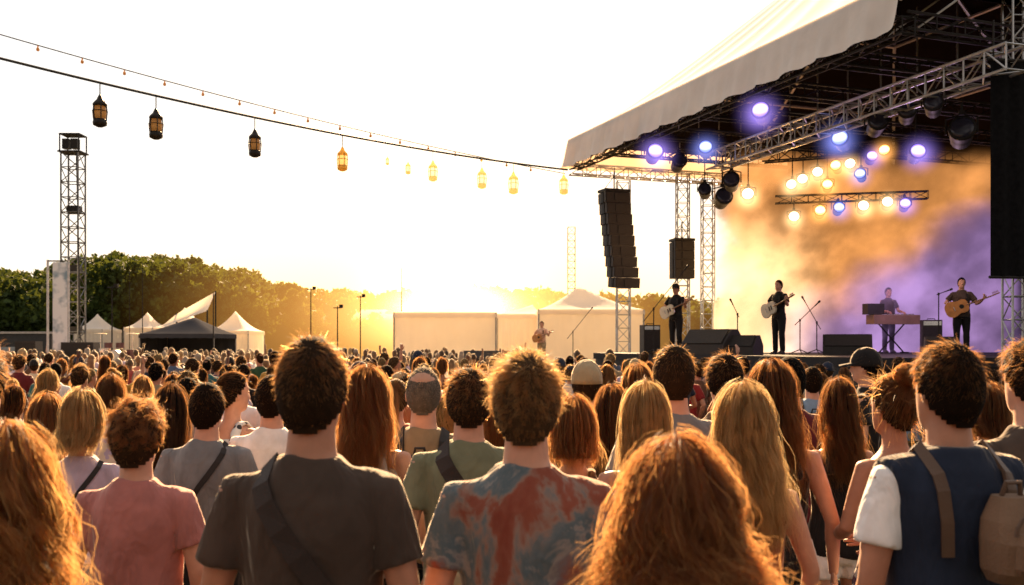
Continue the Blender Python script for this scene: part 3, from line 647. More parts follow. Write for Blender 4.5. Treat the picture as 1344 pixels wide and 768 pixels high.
me.materials.append(cm); tag(link('distant_crowd',me),'dense mass of small heads of the far crowd below the hill and tents','crowd',kind='stuff')

# ------------------------------------------------------------------ ground, hills, forest
g=MB(); vs=[];fs=[]; ys=[-120,0]+list(np.linspace(3.2,6,9))+[20,100,1500]
for y in ys: vs+=[(-700,y,G(y)),(700,y,G(y))]
for i in range(len(ys)-1): fs.append((2*i,2*i+1,2*i+3,2*i+2))
g.add(vs,fs)
gm=pmat('trampled_grass',(.06,.052,.027),.95,0,.5,.6,.5,6,spec=.1)
tag(g.build('ground',gm),'trampled dry grass field under the crowd','ground',kind='structure')
tops=[(-400,345),(-150,340),(0,352),(40,347),(100,338),(150,330),(200,328),(260,336),(300,345),(340,360),(372,372),(420,378),(480,380),(560,378),(640,374),(740,384)]
def ptop(px): return np.interp(px,[a for a,_ in tops],[b for _,b in tops])
leafM,N_,L_,b_=nt('forest_leaves'); tc=N_.new('ShaderNodeTexCoord'); no=N_.new('ShaderNodeTexNoise'); no.inputs['Scale'].default_value=.35; no.inputs['Detail'].default_value=6
L_.new(tc.outputs['Object'],no.inputs['Vector']); cr=N_.new('ShaderNodeValToRGB'); cr.color_ramp.elements[0].position=.32; cr.color_ramp.elements[0].color=(.016,.030,.008,1); cr.color_ramp.elements[1].position=.7; cr.color_ramp.elements[1].color=(.06,.095,.02,1)
L_.new(no.outputs['Fac'],cr.inputs[0]); L_.new(cr.outputs[0],b_.inputs['Base Color']); b_.inputs['Roughness'].default_value=.8; b_.inputs['Specular IOR Level'].default_value=.2
tr=N_.new('ShaderNodeBsdfTranslucent'); tr.inputs['Color'].default_value=(.11,.13,.018,1); ms=N_.new('ShaderNodeMixShader'); ms.inputs[0].default_value=.22
L_.new(b_.outputs[0],ms.inputs[1]); L_.new(tr.outputs[0],ms.inputs[2]); L_.new(ms.outputs[0],N_['Material Output'].inputs['Surface'])
def forest(trees,leaf,nper,name,label):
    VV=[];FF=[];o=0
    for (x,y,ztop,w) in trees:
        ncl=random.randint(9,13); h=w*1.1
        for c in range(ncl):
            zz=random.uniform(-.9,.72)*h; rr=w*math.sqrt(max(.1,1-(zz/(h*1.05))**2)); a=random.uniform(0,6.28)
            cc=np.array([x+math.cos(a)*rr*random.uniform(.2,.75),y+math.sin(a)*rr*random.uniform(.2,.75),ztop-h+zz]); r0=w*random.uniform(.28,.45)
            m=nper; d=rng.normal(size=(m,3)); d/=np.linalg.norm(d,axis=1,keepdims=True); p=cc+d*r0*rng.uniform(.55,1.08,size=(m,1))*np.array([1,1,.8])
            e1=rng.normal(size=(m,3)); e1/=np.linalg.norm(e1,axis=1,keepdims=True); e2=np.cross(e1,d+rng.normal(size=(m,3))*.6); e2/=np.linalg.norm(e2,axis=1,keepdims=True)+1e-6
            s=leaf*rng.uniform(.5,1.2,size=(m,1))
            VV.append(np.stack([p-e1*s,p+e2*s*.6,p+e1*s,p-e2*s*.6],axis=1).reshape(-1,3)); FF.append(np.arange(m*4).reshape(-1,4)+o); o+=m*4
    return tag(link(name,np_mesh(name,np.concatenate(VV),np.concatenate(FF),[leafM])),label,'forest',kind='stuff')
tl=[]
for k in range(310):
    Yt=random.uniform(86,112); px=random.uniform(-330,760) if k>190 else random.uniform(-330,400); x=(px-HX)/F*Yt; zt=CH+(HY-ptop(px))/F*Yt
    zt*=random.uniform(.70,1.0) if Yt<98 else random.uniform(.93,1.03); w=random.uniform(1.9,3.0)*(1 if px<330 else .75); tl.append((x,Yt,zt,w))
forest(tl,.32,62,'forest','dark green wood covering the hill on the left')
tl=[]
for k in range(110):
    Yt=random.uniform(165,190); px=random.uniform(400,1000); x=(px-HX)/F*Yt; zt=CH+(HY-np.interp(px,[300,420,520,640,740,1000],[380,380,380,372,379,392]))/F*Yt
    tl.append((x,Yt,zt*random.uniform(.9,1.02),random.uniform(4,6)))
forest(tl,.7,60,'far_forest','low distant treeline under the setting sun')
hm=pmat('hill_grass',(.03,.04,.014),.95,0,.4,.1,.4,1,spec=.1)
def hill(name,pts,Y0,Y1):
    mb=MB(); n=len(pts); vs=[];fs=[]
    for (x,z) in pts: vs+= [(x,Y0,-.3),(x,(Y0+Y1)/2-6,z*.75),(x,(Y0+Y1)/2+4,z),(x,Y1+40,-.3)]
    for i in range(n-1):
        for j in range(3): fs.append((i*4+j,(i+1)*4+j,(i+1)*4+j+1,i*4+j+1))
    mb.add(vs,fs); return tag(mb.build(name,hm,None,True),'low grassy hill under the trees','hill',kind='structure')
hill('hills',[((px-HX)/F*100,(CH+(HY-ptop(px))/F*100)*.74) for px in range(-400,800,30)],88,112)
hill('hills_far',[((px-HX)/F*180,(CH+(HY-382)/F*180)*.8) for px in range(200,1100,60)],160,190)

# emissive golden haze volume painting the sun's glare around the sun direction
hz=MB(); hz.ell((0,0,0),(1,1,1),40,24)
hzM=gradvol('sun_glare_glow',[((1,.43,.09),.27,1,1.7),((1,.60,.20),1.1,2.0,2),((1,.82,.5),4.0,4.0,2)])
o=hz.build('sun_glare_glow',hzM); o.location=(-4.6,77.5,4.6); o.scale=(28,7,13); tag(o,'self-glowing golden haze standing in for sun glare before the hill','haze',kind='stuff')

# ------------------------------------------------------------------ lattice truss
def lattice(mb,a,b,w,step,rc=.025,rd=.012):
    a=Vector(a);b=Vector(b); t=(b-a); L=t.length; t.normalize(); r=Vector((0,0,1)) if abs(t.z)<.9 else Vector((0,1,0))
    e1=(r-t*r.dot(t)).normalized(); e2=t.cross(e1); off=[(e1+e2)*w/2,(e1-e2)*w/2,(-e1-e2)*w/2,(-e1+e2)*w/2]
    for o in off: mb.tube([a+o,b+o],rc,5)
    n=max(1,int(L/step))
    for i in range(n):
        p=a+t*(L*i/n); q=a+t*(L*(i+1)/n)
        for j in range(4):
            o1,o2=off[j],off[(j+1)%4]
            mb.tube([p+o1,(q+o2)] if i%2 else [p+o2,q+o1],rd,4); mb.tube([q+o1,q+o2],rd,4)
def truss(name,a,b,w,step,label,mat=metal,rc=.025,rd=.013,cat='truss',group=None):
    mb=MB(); lattice(mb,a,b,w,step,rc,rd); return tag(mb.build(name,mat),label,cat,group)

# ------------------------------------------------------------------ stage canopy
canM=pmat('white_canopy_fabric',(.66,.645,.64),.95,0,.05,.4,.15,1.2,bdist=.06,spec=.02)
shadeM=pmat('dark_underside_shade',(.010,.007,.005),.95,0,.2,.6,spec=.02)  # dark sheet added under the white fabric to hold its underside shade
valM=pmat('cream_white_valance',(.80,.75,.70),.8,0,.12,1.0,.35,2.5,trans=(.85,.62,.42),tf=.25,bdist=.05,spec=.1)
can=empty('stage_canopy',P(0,0,0)); tag(can,'large white peaked fabric canopy roofing the stage','canopy')
Ls,Lt=13.86,12.0
def canopy_grid(dz,sm):
    mb=MB(); n=96; vs=[];fs=[]
    for i in range(n+1):
        for j in range(n+1):
            a,b=i/n,j/n; f=1-max(abs(2*a-1),abs(2*b-1)); e=a if abs(2*b-1)>=abs(2*a-1) else b
            q=((e-.5)/max(.04,(1-f))+.5)*7; seam=sm*abs(math.sin(q*PI))*min(1,f*4)*(1-f)
            vs.append(P(a*Ls,b*Lt,7.84+dz+5.2*f**1.2-seam)-P(0,0,0))
    for i in range(n):
        for j in range(n): q=i*(n+1)+j; fs.append((q,q+1,q+n+2,q+n+1))
    mb.add(vs,fs); return mb
canopy_grid(0,.09).build('canopy_fabric',canM,can,True)
canopy_grid(-.14,.0).build('underside_shade',shadeM,can,True)
mb=MB(); per=[]
for k in range(121): per.append((Ls-Ls*k/120,Lt))
per=per[:-1]
for k in range(100): per.append((0,Lt-Lt*k/100))
for k in range(141): per.append((Ls*k/140,0))
vs=[];fs=[];m=len(per)
for k,(s,t) in enumerate(per):
    sc=abs(math.sin(k*PI/10))
    for r_,z in enumerate((7.87,7.66,7.40,7.20,7.05-.045*sc)):
        wv=(.03*math.sin(k*.63)+.02*math.sin(k*1.57+1)+.02*math.sin(k*.21))*r_/4+.035*r_
        ds=-wv if s<.01 else 0; dt=(-wv if t<.01 else (wv if t>Lt-.01 else 0))
        vs.append(P(s+ds,t+dt,z)-P(0,0,0))
for k in range(m-1):
    for r_ in range(4): fs.append((k*5+r_,k*5+5+r_,k*5+6+r_,k*5+r_+1))
mb.add(vs,fs); mb.build('valance',valM,can,True)
def rel(p): return p-P(0,0,0)
for (s0,t0) in ((0,0),(Ls,0),(Ls,Lt),(0,Lt),(Ls/2,0),(Ls*.25,0),(Ls*.75,0),(Ls/2,Lt),(0,Lt/2),(Ls,Lt/2)):
    mb=MB(); pts=[]
    for q in np.linspace(0.02,.97,9):
        s=s0+(Ls/2-s0)*q; t=t0+(Lt/2-t0)*q; f=1-max(abs(2*s/Ls-1),abs(2*t/Lt-1)); pts.append(rel(P(s,t,7.55+5.2*f**1.2)))
    mb.tube(pts,.05,6); mb.build('rafter',metal,can)
for q in(.33,.6):
    mb=MB(); c=[(Ls/2*q,Lt/2*q),(Ls-Ls/2*q,Lt/2*q),(Ls-Ls/2*q,Lt-Lt/2*q),(Ls/2*q,Lt-Lt/2*q)]; z=7.5+5.2*q**1.2
    for i in range(4): mb.tube([rel(P(*c[i],z)),rel(P(*c[(i+1)%4],z))],.045,6)
    mb.build('purlin',metal,can)
for s in (2.2,4.6,7,9.3,11.6,13.7):
    mb=MB(); lattice(mb,rel(P(s,.15,7.2)),rel(P(s,Lt-.2,7.2)),.28,.6,.028,.013); mb.build('cross_beam',darkmetal,can)
for s in np.arange(.5,Ls,1.1):
    mb=MB(); mb.tube([rel(P(s,.5,7.15)),rel(P(s+.5,1.6,8.0))],.02,5); mb.build('brace',metal,can)
    mb=MB(); mb.tube([rel(P(s,3.5,7.1)),rel(P(s,3.5,8.9))],.02,5); mb.build('brace',metal,can)
truss('eave_truss',P(0,.1,7.0),P(0,Lt,7.0),.3,.45,'horizontal silver truss along the far left eave of the canopy',metal)
truss('eave_truss',P(.1,.15,7.1),P(Ls,.15,7.1),.26,.45,'dark truss tucked behind the front valance of the canopy',darkmetal)
truss('lighting_truss',Vector((5.2,25.5,6.5)),Vector((8.25,16.2,6.5)),.42,.45,'bright silver truss running diagonally below the canopy toward the right front',metal,.03,.016)
truss('lighting_truss',Vector((6.9,27.2,6.95)),Vector((10.6,25.4,6.95)),.3,.4,'dark back truss carrying the upper row of glowing lamps',darkmetal)
truss('lighting_truss',Vector((7.2,27.1,5.75)),Vector((11.0,26.2,5.75)),.2,.4,'lower back truss carrying the lower row of white lamps',darkmetal,.018,.009)
def vtower(px,Y,z1,w,label,z0=G0,mat=metal):
    x=(px-HX)/F*Y; return truss('truss_tower',(x,Y,z0),(x,Y,z1),w,.4,label,mat,.022,.012,'tower')
vtower(896,30.2,6.95,.36,'left one of two slender truss towers at the far left of the stage')
vtower(929,30.8,6.95,.36,'right one of two slender truss towers at the far left of the stage')
vtower(818,31.0,6.9,.40,'slender truss tower behind the tilted line array')
vtower(1336,17.3,7.9,.36,'silver truss tower at the right edge behind the black drape')
vtower(750,60,8.9,.45,'distant thin lattice mast above the white marquee')

# deck
deckM=pmat('black_stage_deck',(.022,.02,.022),.7,0,.3,3,.2,20,spec=.2)
dk=empty('stage_deck',P(6,6,0)); tag(dk,'black raised stage deck with dark skirt','stage')
mb=MB(); c=[P(.3,.7,0),P(12.6,.7,0),P(12.6,11.9,0),P(.3,11.9,0)]
c=[q-P(6,6,0) for q in c]; vs=[v+Vector((0,0,z)) for z in(DECK-.18,DECK) for v in c]
mb.add(vs,[(3,2,1,0),(4,5,6,7),(0,1,5,4),(1,2,6,5),(2,3,7,6),(3,0,4,7)]); mb.build('deck_floor',deckM,dk)
mb=MB(); cs=[q-P(6,6,0) for q in(P(.35,.75,0),P(12.5,.75,0),P(12.5,11.8,0),P(.35,11.8,0))]; vs=[];fs=[]
for i in range(4):
    a,b=cs[i],cs[(i+1)%4]; nn=(b-a).cross(Vector((0,0,1))).normalized()
    for k in range(60):
        p=a+(b-a)*k/60+nn*.03*math.sin(k*1.3); vs+=[(p.x,p.y,G0),(p.x,p.y,DECK-.18)]
m=len(vs)//2
for k in range(m): k2=(k+1)%m; fs.append((k*2,k2*2,k2*2+1,k*2+1))
mb.add(vs,fs); mb.build('skirt',blackM,dk)
# curtains
curM=pmat('dark_backdrop_cloth',(.010,.007,.010),.95,0,.3,2,spec=.05)
def curtain(a,b,z0,z1,label,name='backdrop_curtain'):
    mb=MB(); vs=[];fs=[]; n=90; nn=(b-a).cross(Vector((0,0,1))).normalized()
    for k in range(n+1):
        p=a+(b-a)*k/n+nn*.06*math.sin(k*1.1); vs+=[(p.x,p.y,z0),(p.x,p.y,z1)]
    for k in range(n): fs.append((2*k,2*k+2,2*k+3,2*k+1))
    mb.add(vs,fs); return tag(mb.build(name,curM),label,'curtain')
curtain(P(-.1,11.6,0),P(12.4,11.6,0),DECK,7.68,'dark backdrop curtain closing the back of the stage')
curtain(P(0.25,7.6,0),P(0.25,11.85,0),DECK,7.66,'dark side curtain at the far end of the stage behind the smoke')
# black drape at the right front
dr=empty('black_drape',(8.42,16.5,0)); tag(dr,'tall black hanging scrim at the right edge of the stage','drape')
mb=MB(); vs=[];fs=[]
for k in range(41):
    x=-.45+1.75*k/40; y=.03*math.sin(k*.9)+.3*(k/40); vs+=[(x,y,2.94),(x,y,4.8),(x,y,6.52)]
for k in range(40):
    for j in range(2): fs.append((3*k+j,3*k+3+j,3*k+4+j,3*k+1+j))
mb.add(vs,fs); mb.build('scrim_cloth',pmat('black_scrim',(.006,.006,.007),.9,0,.4,12,.3,30,spec=.1),dr,True)
mb=MB(); mb.tube([(-.5,0,6.55),(1.4,.3,6.55)],.03,8); mb.build('top_bar',darkmetal,dr)
mb=MB(); mb.tube([(-.47,0,2.92),(1.32,.3,2.92)],.025,8); mb.build('bottom_bar',darkmetal,dr)
for xx in(-.4,1.2):
    mb=MB(); mb.tube([(xx,.15*(xx>0),6.55),(xx,.15*(xx>0),7.2)],.015,6); mb.build('hanging_wire',darkmetal,dr)

# smoke volume, its orange, violet and sun-hot light painted in as emission
sm=MB(); foot=[(5.6,28.0),(14.9,28.0),(14.0,30.4),(6.2,30.4)]
vs=[(x,y,z) for z in(DECK+.02,7.6) for x,y in foot]; sm.add(vs,[(3,2,1,0),(4,5,6,7),(0,1,5,4),(1,2,6,5),(2,3,7,6),(3,0,4,7)])
smM=bpy.data.materials.new('stage_smoke'); smM.use_nodes=True; N_=smM.node_tree.nodes; L_=smM.node_tree.links; N_.clear()
def mth(op,a=None,b=None,c=None,clamp=False):
    n=N_.new('ShaderNodeMath'); n.operation=op; n.use_clamp=clamp
    for i,v in enumerate((a,b,c)):
        if v is None: continue
        if isinstance(v,(int,float)): n.inputs[i].default_value=v
        else: L_.new(v,n.inputs[i])
    return n.outputs[0]
def rng_(v,a,b,c=0,d=1):
    n=N_.new('ShaderNodeMapRange'); n.interpolation_type='SMOOTHSTEP'; L_.new(v,n.inputs['Value'])
    for k,x in zip(('From Min','From Max','To Min','To Max'),(a,b,c,d)): n.inputs[k].default_value=x
    return n.outputs[0]
def noise_(scale,detail,rough,dist,loc,msc=(1,1,1),rot=0):
    mp=N_.new('ShaderNodeMapping'); mp.inputs['Location'].default_value=loc; mp.inputs['Scale'].default_value=msc
    if rot:
        m0=N_.new('ShaderNodeMapping'); m0.inputs['Rotation'].default_value=(0,rot,0); L_.new(tc.outputs['Object'],m0.inputs[0]); L_.new(m0.outputs[0],mp.inputs[0])
    else: L_.new(tc.outputs['Object'],mp.inputs[0])
    no=N_.new('ShaderNodeTexNoise'); no.inputs['Scale'].default_value=scale; no.inputs['Detail'].default_value=detail; no.inputs['Roughness'].default_value=rough; no.inputs['Distortion'].default_value=dist; L_.new(mp.outputs[0],no.inputs['Vector']); return no.outputs['Fac']
tc=N_.new('ShaderNodeTexCoord'); sp=N_.new('ShaderNodeSeparateXYZ'); L_.new(tc.outputs['Object'],sp.inputs[0]); X,Yy,Z=sp.outputs
n1=noise_(.52,6,.58,.1,(0,0,0),(.9,1,1.05),R(32)); n2=noise_(.30,3,.5,.1,(7,3,1)); n3=noise_(.66,7,.60,.12,(3,9,4),(.85,1,1.1),R(32))
ztop=mth('ADD',Z,mth('MULTIPLY',mth('SUBTRACT',n1,.5),7.0)); xe=mth('ADD',X,mth('MULTIPLY',mth('SUBTRACT',n1,.5),4.5))
edge=mth('MULTIPLY',rng_(xe,5.8,7.2),rng_(ztop,7.9,5.9)); edge=mth('MULTIPLY',edge,rng_(Z,7.55,6.6)); edge=mth('MULTIPLY',edge,rng_(X,5.65,6.7))
cl=rng_(n1,.36,.58); floor_=rng_(X,10.8,8.5,.16,.42)
hot=mth('MULTIPLY',rng_(X,9.6,6.8),rng_(Z,6.2,3.2))
dens=mth('MULTIPLY',edge,mth('ADD',cl,floor_)); sig=mth('MULTIPLY',dens,mth('ADD',2.4,mth('MULTIPLY',rng_(X,9.8,8.6),1.6)))
xw=mth('ADD',X,mth('MULTIPLY',mth('SUBTRACT',n2,.5),8.0)); xw=mth('SUBTRACT',xw,mth('MULTIPLY',mth('SUBTRACT',Z,3.6),2.0))
pur=rng_(xw,8.2,11.4)
m1=N_.new('ShaderNodeMix'); m1.data_type='RGBA'; L_.new(pur,m1.inputs['Factor']); m1.inputs[6].default_value=(1,.40,.11,1); m1.inputs[7].default_value=(.46,.27,.60,1)
m2=N_.new('ShaderNodeMix'); m2.data_type='RGBA'; L_.new(hot,m2.inputs['Factor']); L_.new(m1.outputs[2],m2.inputs[6]); m2.inputs[7].default_value=(1.4,.88,.42,1)
br=mth('ADD',rng_(n3,.33,.66,.36,1.40),mth('MULTIPLY',hot,.5))
em=N_.new('ShaderNodeEmission'); L_.new(m2.outputs[2],em.inputs[0]); L_.new(mth('MULTIPLY',sig,br),em.inputs[1])
ab=N_.new('ShaderNodeVolumeAbsorption'); ab.inputs[0].default_value=(0,0,0,1); L_.new(sig,ab.inputs[1])
ad=N_.new('ShaderNodeAddShader'); L_.new(em.outputs[0],ad.inputs[0]); L_.new(ab.outputs[0],ad.inputs[1]); ou=N_.new('ShaderNodeOutputMaterial'); L_.new(ad.outputs[0],ou.inputs['Volume'])
tag(sm.build('stage_smoke',smM),'self-glowing orange and violet smoke billowing at the back of the stage','smoke',kind='stuff')

# stage lamps
def lensmat(name,mid,rim,s):
    m,N,L,b=nt(name); tcc=N.new('ShaderNodeTexCoord')
    cx=N.new('ShaderNodeVectorMath'); cx.operation='DISTANCE'; L.new(tcc.outputs['Generated'],cx.inputs[0]); cx.inputs[1].default_value=(.5,.4,.5)
    cr=N.new('ShaderNodeValToRGB'); cr.color_ramp.elements[0].position=.2; cr.color_ramp.elements[0].color=(*mid,1); cr.color_ramp.elements[1].position=.55; cr.color_ramp.elements[1].color=(*rim,1)
    L.new(cx.outputs['Value'],cr.inputs[0]); L.new(cr.outputs[0],b.inputs['Emission Color']); b.inputs['Emission Strength'].default_value=s; b.inputs['Base Color'].default_value=(.1,.1,.1,1); return m
LENS={'white':lensmat('white_lens',(1,.95,.82),(1,.70,.36),5),'amber':lensmat('amber_lens',(1,.82,.5),(1,.40,.07),4),'violet':lensmat('violet_lens',(.95,.9,1),(.18,.10,.68),2.2),'blue':lensmat('blue_lens',(.85,.9,1),(.10,.14,.70),2.2),'off':pmat('dark_lens',(.03,.03,.05),.1)}
HALOM={'white':gradvol('warm_bloom_glow',[((1,.60,.26),9.0,1,3.2)]),'amber':gradvol('amber_bloom_glow',[((1,.42,.10),9.0,1,3.2)]),'violet':gradvol('violet_bloom_glow',[((.36,.24,.9),5.0,1,3.2)]),'blue':gradvol('blue_bloom_glow',[((.24,.28,.9),5.0,1,3.2)])}  # emissive spheres added around lit lamps, standing in for bloom
hal=MB(); hal.ell((0,0,0),(1,1,1),20,14); HALMESH={k:hal.mesh('bloom_halo',[m],True) for k,m in HALOM.items()}
Tl=Matrix.Rotation(R(-14),4,'X')
def revY(prof,n=18):
    mb=MB(); k=len(prof); vs=[];fs=[]
    for y,r in prof:
        for j in range(n): a=2*PI*j/n; vs.append(Tl@Vector((r*math.cos(a),y,r*math.sin(a))))
    for i in range(k-1):
        for j in range(n): fs.append((i*n+j,(i+1)*n+j,(i+1)*n+(j+1)%n,i*n+(j+1)%n))
    fs.append(tuple(range(n))); fs.append(tuple((k-1)*n+j for j in range(n-1,-1,-1))); mb.add(vs,fs); return mb
hous=revY([(.24,.09),(.20,.14),(.02,.155),(-.16,.172),(-.17,.182),(-.205,.182),(-.205,.152)]).mesh('lamp_housing',[darkmetal],True)
lensm=revY([(-.198,.150),(-.212,.146),(-.222,.10),(-.226,.03)]).mesh('lens',[None],True)
yk=MB(); yk.tube([(-.20,0,0),(-.20,0,.22),(0,0,.27),(.20,0,.22),(.20,0,0)],.016,6); yk.box((0,0,.29),(.08,.08,.07)); yokem=yk.mesh('yoke',[darkmetal])
def lamp(px,py,Y,lens,label,drop,sc=1.0,aim=0):
    p=at(px,py,Y); e=empty('stage_lamp',p,math.atan2(-p.x,p.y)+aim); e.scale=(sc,)*3; tag(e,label,'stage light','lamps hung from the stage trusses')
    link('lamp_housing',hous,e); o=link('lens',lensm,e); slot(o,[LENS[lens]]); link('yoke',yokem,e)
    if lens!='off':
        o=link('bloom_halo',HALMESH[lens],e); o.scale=(.62,)*3; o.location=(0,-.3,-.06)
    if drop>.3:
        mb=MB(); mb.tube([(0,0,.28),(0,0,drop/sc)],.018,6); mb.build('drop_pole',darkmetal,e)
def dropto(px,py,Y,z): return max(.32,z-at(px,py,Y).z)
for px,py,Y,l,lb,z,sc in ((858,203,25.2,'violet','violet-white lamp nearest the left tip of the canopy',7.0,1.2),(926,197,24.3,'blue','dim lamp right of the violet lamp at the left of the truss',6.5,1.0),
  (1000,150,20.9,'violet','large violet lamp hanging high under the front valance',7.1,1.1),(1105,186,21.2,'blue','blue-white lamp hung just below the bright diagonal truss',6.5,1.05),
  (1202,203,21.6,'violet','violet lamp on the dark pole right of the blue-white lamp',7.1,1.0),(1262,176,19.2,'off','big unlit lamp at the right end of the truss',6.5,1.4),
  (948,262,26.5,'off','unlit lamp in the dark cluster left of the smoke',7.0,1.3),(925,252,26.8,'off','smaller unlit lamp left of the dark cluster',7.0,1.0),(982,258,26.6,'white','white lamp at the left end of the back rows',6.95,1.0),(890,215,26.0,'off','unlit lamp under the far eave truss',7.0,1.1),(1150,165,19.8,'off','unlit lamp below the middle of the diagonal truss',6.5,1.1),(1190,150,19.2,'off','unlit lamp high at the right of the diagonal truss',6.5,1.0),
  (960,240,25.6,'off','dark boxy lamp above the unlit cluster',6.9,1.2),(1225,140,18.2,'off','unlit lamp near the right end of the diagonal truss',6.5,1.0)):
    lamp(px,py,Y,l,lb,dropto(px,py,Y,z),sc,random.uniform(-.25,.25))
for i,(px,py,l) in enumerate(((1040,245,'white'),(1054,238,'white'),(1073,229,'white'),(1098,220,'amber'),(1117,218,'white'),(1162,200,'amber'),(1086,245,'amber'),(1130,231,'blue'),(1143,208,'violet'))):
    Y=27.2-(px-1020)/160*1.8; lamp(px,py,Y,l,f'{["first","second","third","fourth","fifth","last"][i]} glowing lamp from the left in the upper back row' if i<6 else f'{["lower amber","lower blue","upper violet"][i-6]} lamp hung off the upper back row',dropto(px,py,Y,6.95),.85,random.uniform(-.2,.2))
for i,(px,py,l) in enumerate(((1042,287,'white'),(1076,279,'amber'),(1100,275,'blue'),(1132,273,'white'),(1164,268,'white'),(1187,270,'violet'))):
    Y=27.0-(px-1040)/150*.8; lamp(px,py,Y,l,f'{["first","second","third","fourth","fifth","last"][i]} lamp from the left in the lower back row',dropto(px,py,Y,5.75),.88,random.uniform(-.2,.2))
def plight(loc,col,e,r=.2):
    d=bpy.data.lights.new('stage_glow','POINT'); d.color=col; d.energy=e; d.shadow_soft_size=r; o=bpy.data.objects.new('stage_glow_light',d); COL.objects.link(o); o.location=loc
plight((7.6,26.6,5.0),(1,.5,.15),120); plight((10.5,26,4.2),(.75,.45,1),130); plight((4.6,26.6,4.6),(1,.55,.2),80); plight((9.4,22.5,4.2),(1,.65,.6),70)

# ------------------------------------------------------------------ line arrays, monitors, amps
grM=pmat('speaker_grille',(.022,.018,.016),.7,0,.3,40,.8,160); cabM=pmat('speaker_cabinet_paint',(.03,.024,.021),.6,0,.2,10,.3,60)
def array(px,pt,pb,Y,nb,w,label,lean,rz):
    t=at(px,pt,Y); zb=at(px,pb,Y).z; h=(t.z-zb)/nb; e=empty('line_array',(t.x,Y,t.z),rz); tag(e,label,'loudspeaker')
    for i in range(nb):
        a=-.04+ .016*i; M=Matrix.Rotation(a,3,'X'); 
        mb=MB(); c=Vector((lean*i,-.25*math.sin(a)*i*.3,-h*(i+.5))); mb.box(c,(w,.5,h*.975),M); cab=mb.build('speaker_cabinet',cabM,e)
        mb=MB(); mb.box(c+M@Vector((0,-.262,0)),(w*.94,.02,h*.86),M); mb.box(c+M@Vector((0,-.28,0)),(w*.30,.03,h*.7),M); mb.build('grille',grM,cab)
        mb=MB()
        for s in(1,-1): mb.box(c+M@Vector((s*(w/2+.01),-.05,0)),(.02,.12,h*.98),M)
        mb.build('rigging_plate',darkmetal,cab)
    mb=MB(); mb.box((0,0,.06),(w*1.02,.55,.08)); mb.tube([(0,0,.1),(0,0,.62)],.02,6); mb.tube([(-w*.4,0,.1),(0,0,.5)],.01,5); mb.tube([(w*.4,0,.1),(0,0,.5)],.01,5); mb.build('rigging_frame',darkmetal,e)
array(806,254,378,28.6,9,.78,'tall tilted black line array hanging left of the stage',.036,.35)
array(895,318,366,30.0,4,.62,'small black speaker stack hanging between the two slender towers',0,.2)
def wedge(px,py,Y,rz,label,w=.7,z=None,sc=1):
    x=(px-HX)/F*Y; e=empty('stage_monitor',(x,Y,DECK+.002 if z is None else z),rz); e.scale=(sc,)*3; tag(e,label,'stage monitor','wedge monitors on the stage')
    mb=MB(); prof=[(-.28,0),(.28,0),(.28,.16),(.05,.42),(-.10,.42),(-.28,.2)]; k=len(prof); vs=[(s*w/2,y,zz) for s in(-1,1) for y,zz in prof]
    fs=[tuple(range(k-1,-1,-1)),tuple(range(k,2*k))]+[(i,(i+1)%k,k+(i+1)%k,k+i) for i in range(k)]; mb.add(vs,fs); mb.build('cabinet',cabM,e)
    mb=MB(); a=Vector((0,.165+.012,.29+.012)); mb.box(a,(w*.9,.31,.015),Matrix.Rotation(-math.atan2(.26,.23),3,'X')); mb.build('grille',grM,e)
    mb=MB(); mb.tube([(-.1,-.285,.2),(-.09,-.31,.23),(.09,-.31,.23),(.1,-.285,.2)],.012,6); mb.build('handle',darkmetal,e)
wedge(935,445,24.0,PI*.72,'large black wedge monitor beside the left guitarist',.9,None,1.45)
wedge(975,455,23.4,PI*.8,'smaller black wedge monitor right of the large one',.7,None,1.1)
wedge(1112,455,23.2,PI*.9,'wide black wedge monitor at the stage front centre',.95,None,1.15)
wedge(1235,455,22.6,PI*.9,'black wedge monitor left of the right guitarist',.7)
wedge(640,452,36,PI*.9,'black wedge left of the white marquee on the small side platform',1.6,1.06,1.2)
def amp(px,Y,label,w=.6,h=.75,rz=.3,z=DECK):
    x=(px-HX)/F*Y; e=empty('guitar_amplifier',(x,Y,z+.002),rz); tag(e,label,'amplifier')
    mb=MB(); mb.box((0,0,h/2),(w,.34,h)); mb.build('cabinet',cabM,e); mb=MB(); mb.box((0,-.175,h*.42),(w*.9,.02,h*.72)); mb.build('grille',grM,e)
    mb=MB(); mb.box((0,-.175,h*.9),(w*.9,.02,h*.12))
    for k in range(6): mb.tube([(-w*.35+k*w*.14,-.18,h*.9),(-w*.35+k*w*.14,-.205,h*.9)],.014,8)
    mb.build('control_panel',chrome,e); mb=MB(); mb.tube([(-.1,0,h),(-.09,0,h+.035),(.09,0,h+.035),(.1,0,h)],.012,6); mb.build('handle',darkmetal,e)
amp(853,25.9,'guitar amplifier with knobs left of the left guitarist',.45,.75,.2); amp(1222,26.6,'black amplifier right of the keyboard',.5,.9,-.2)
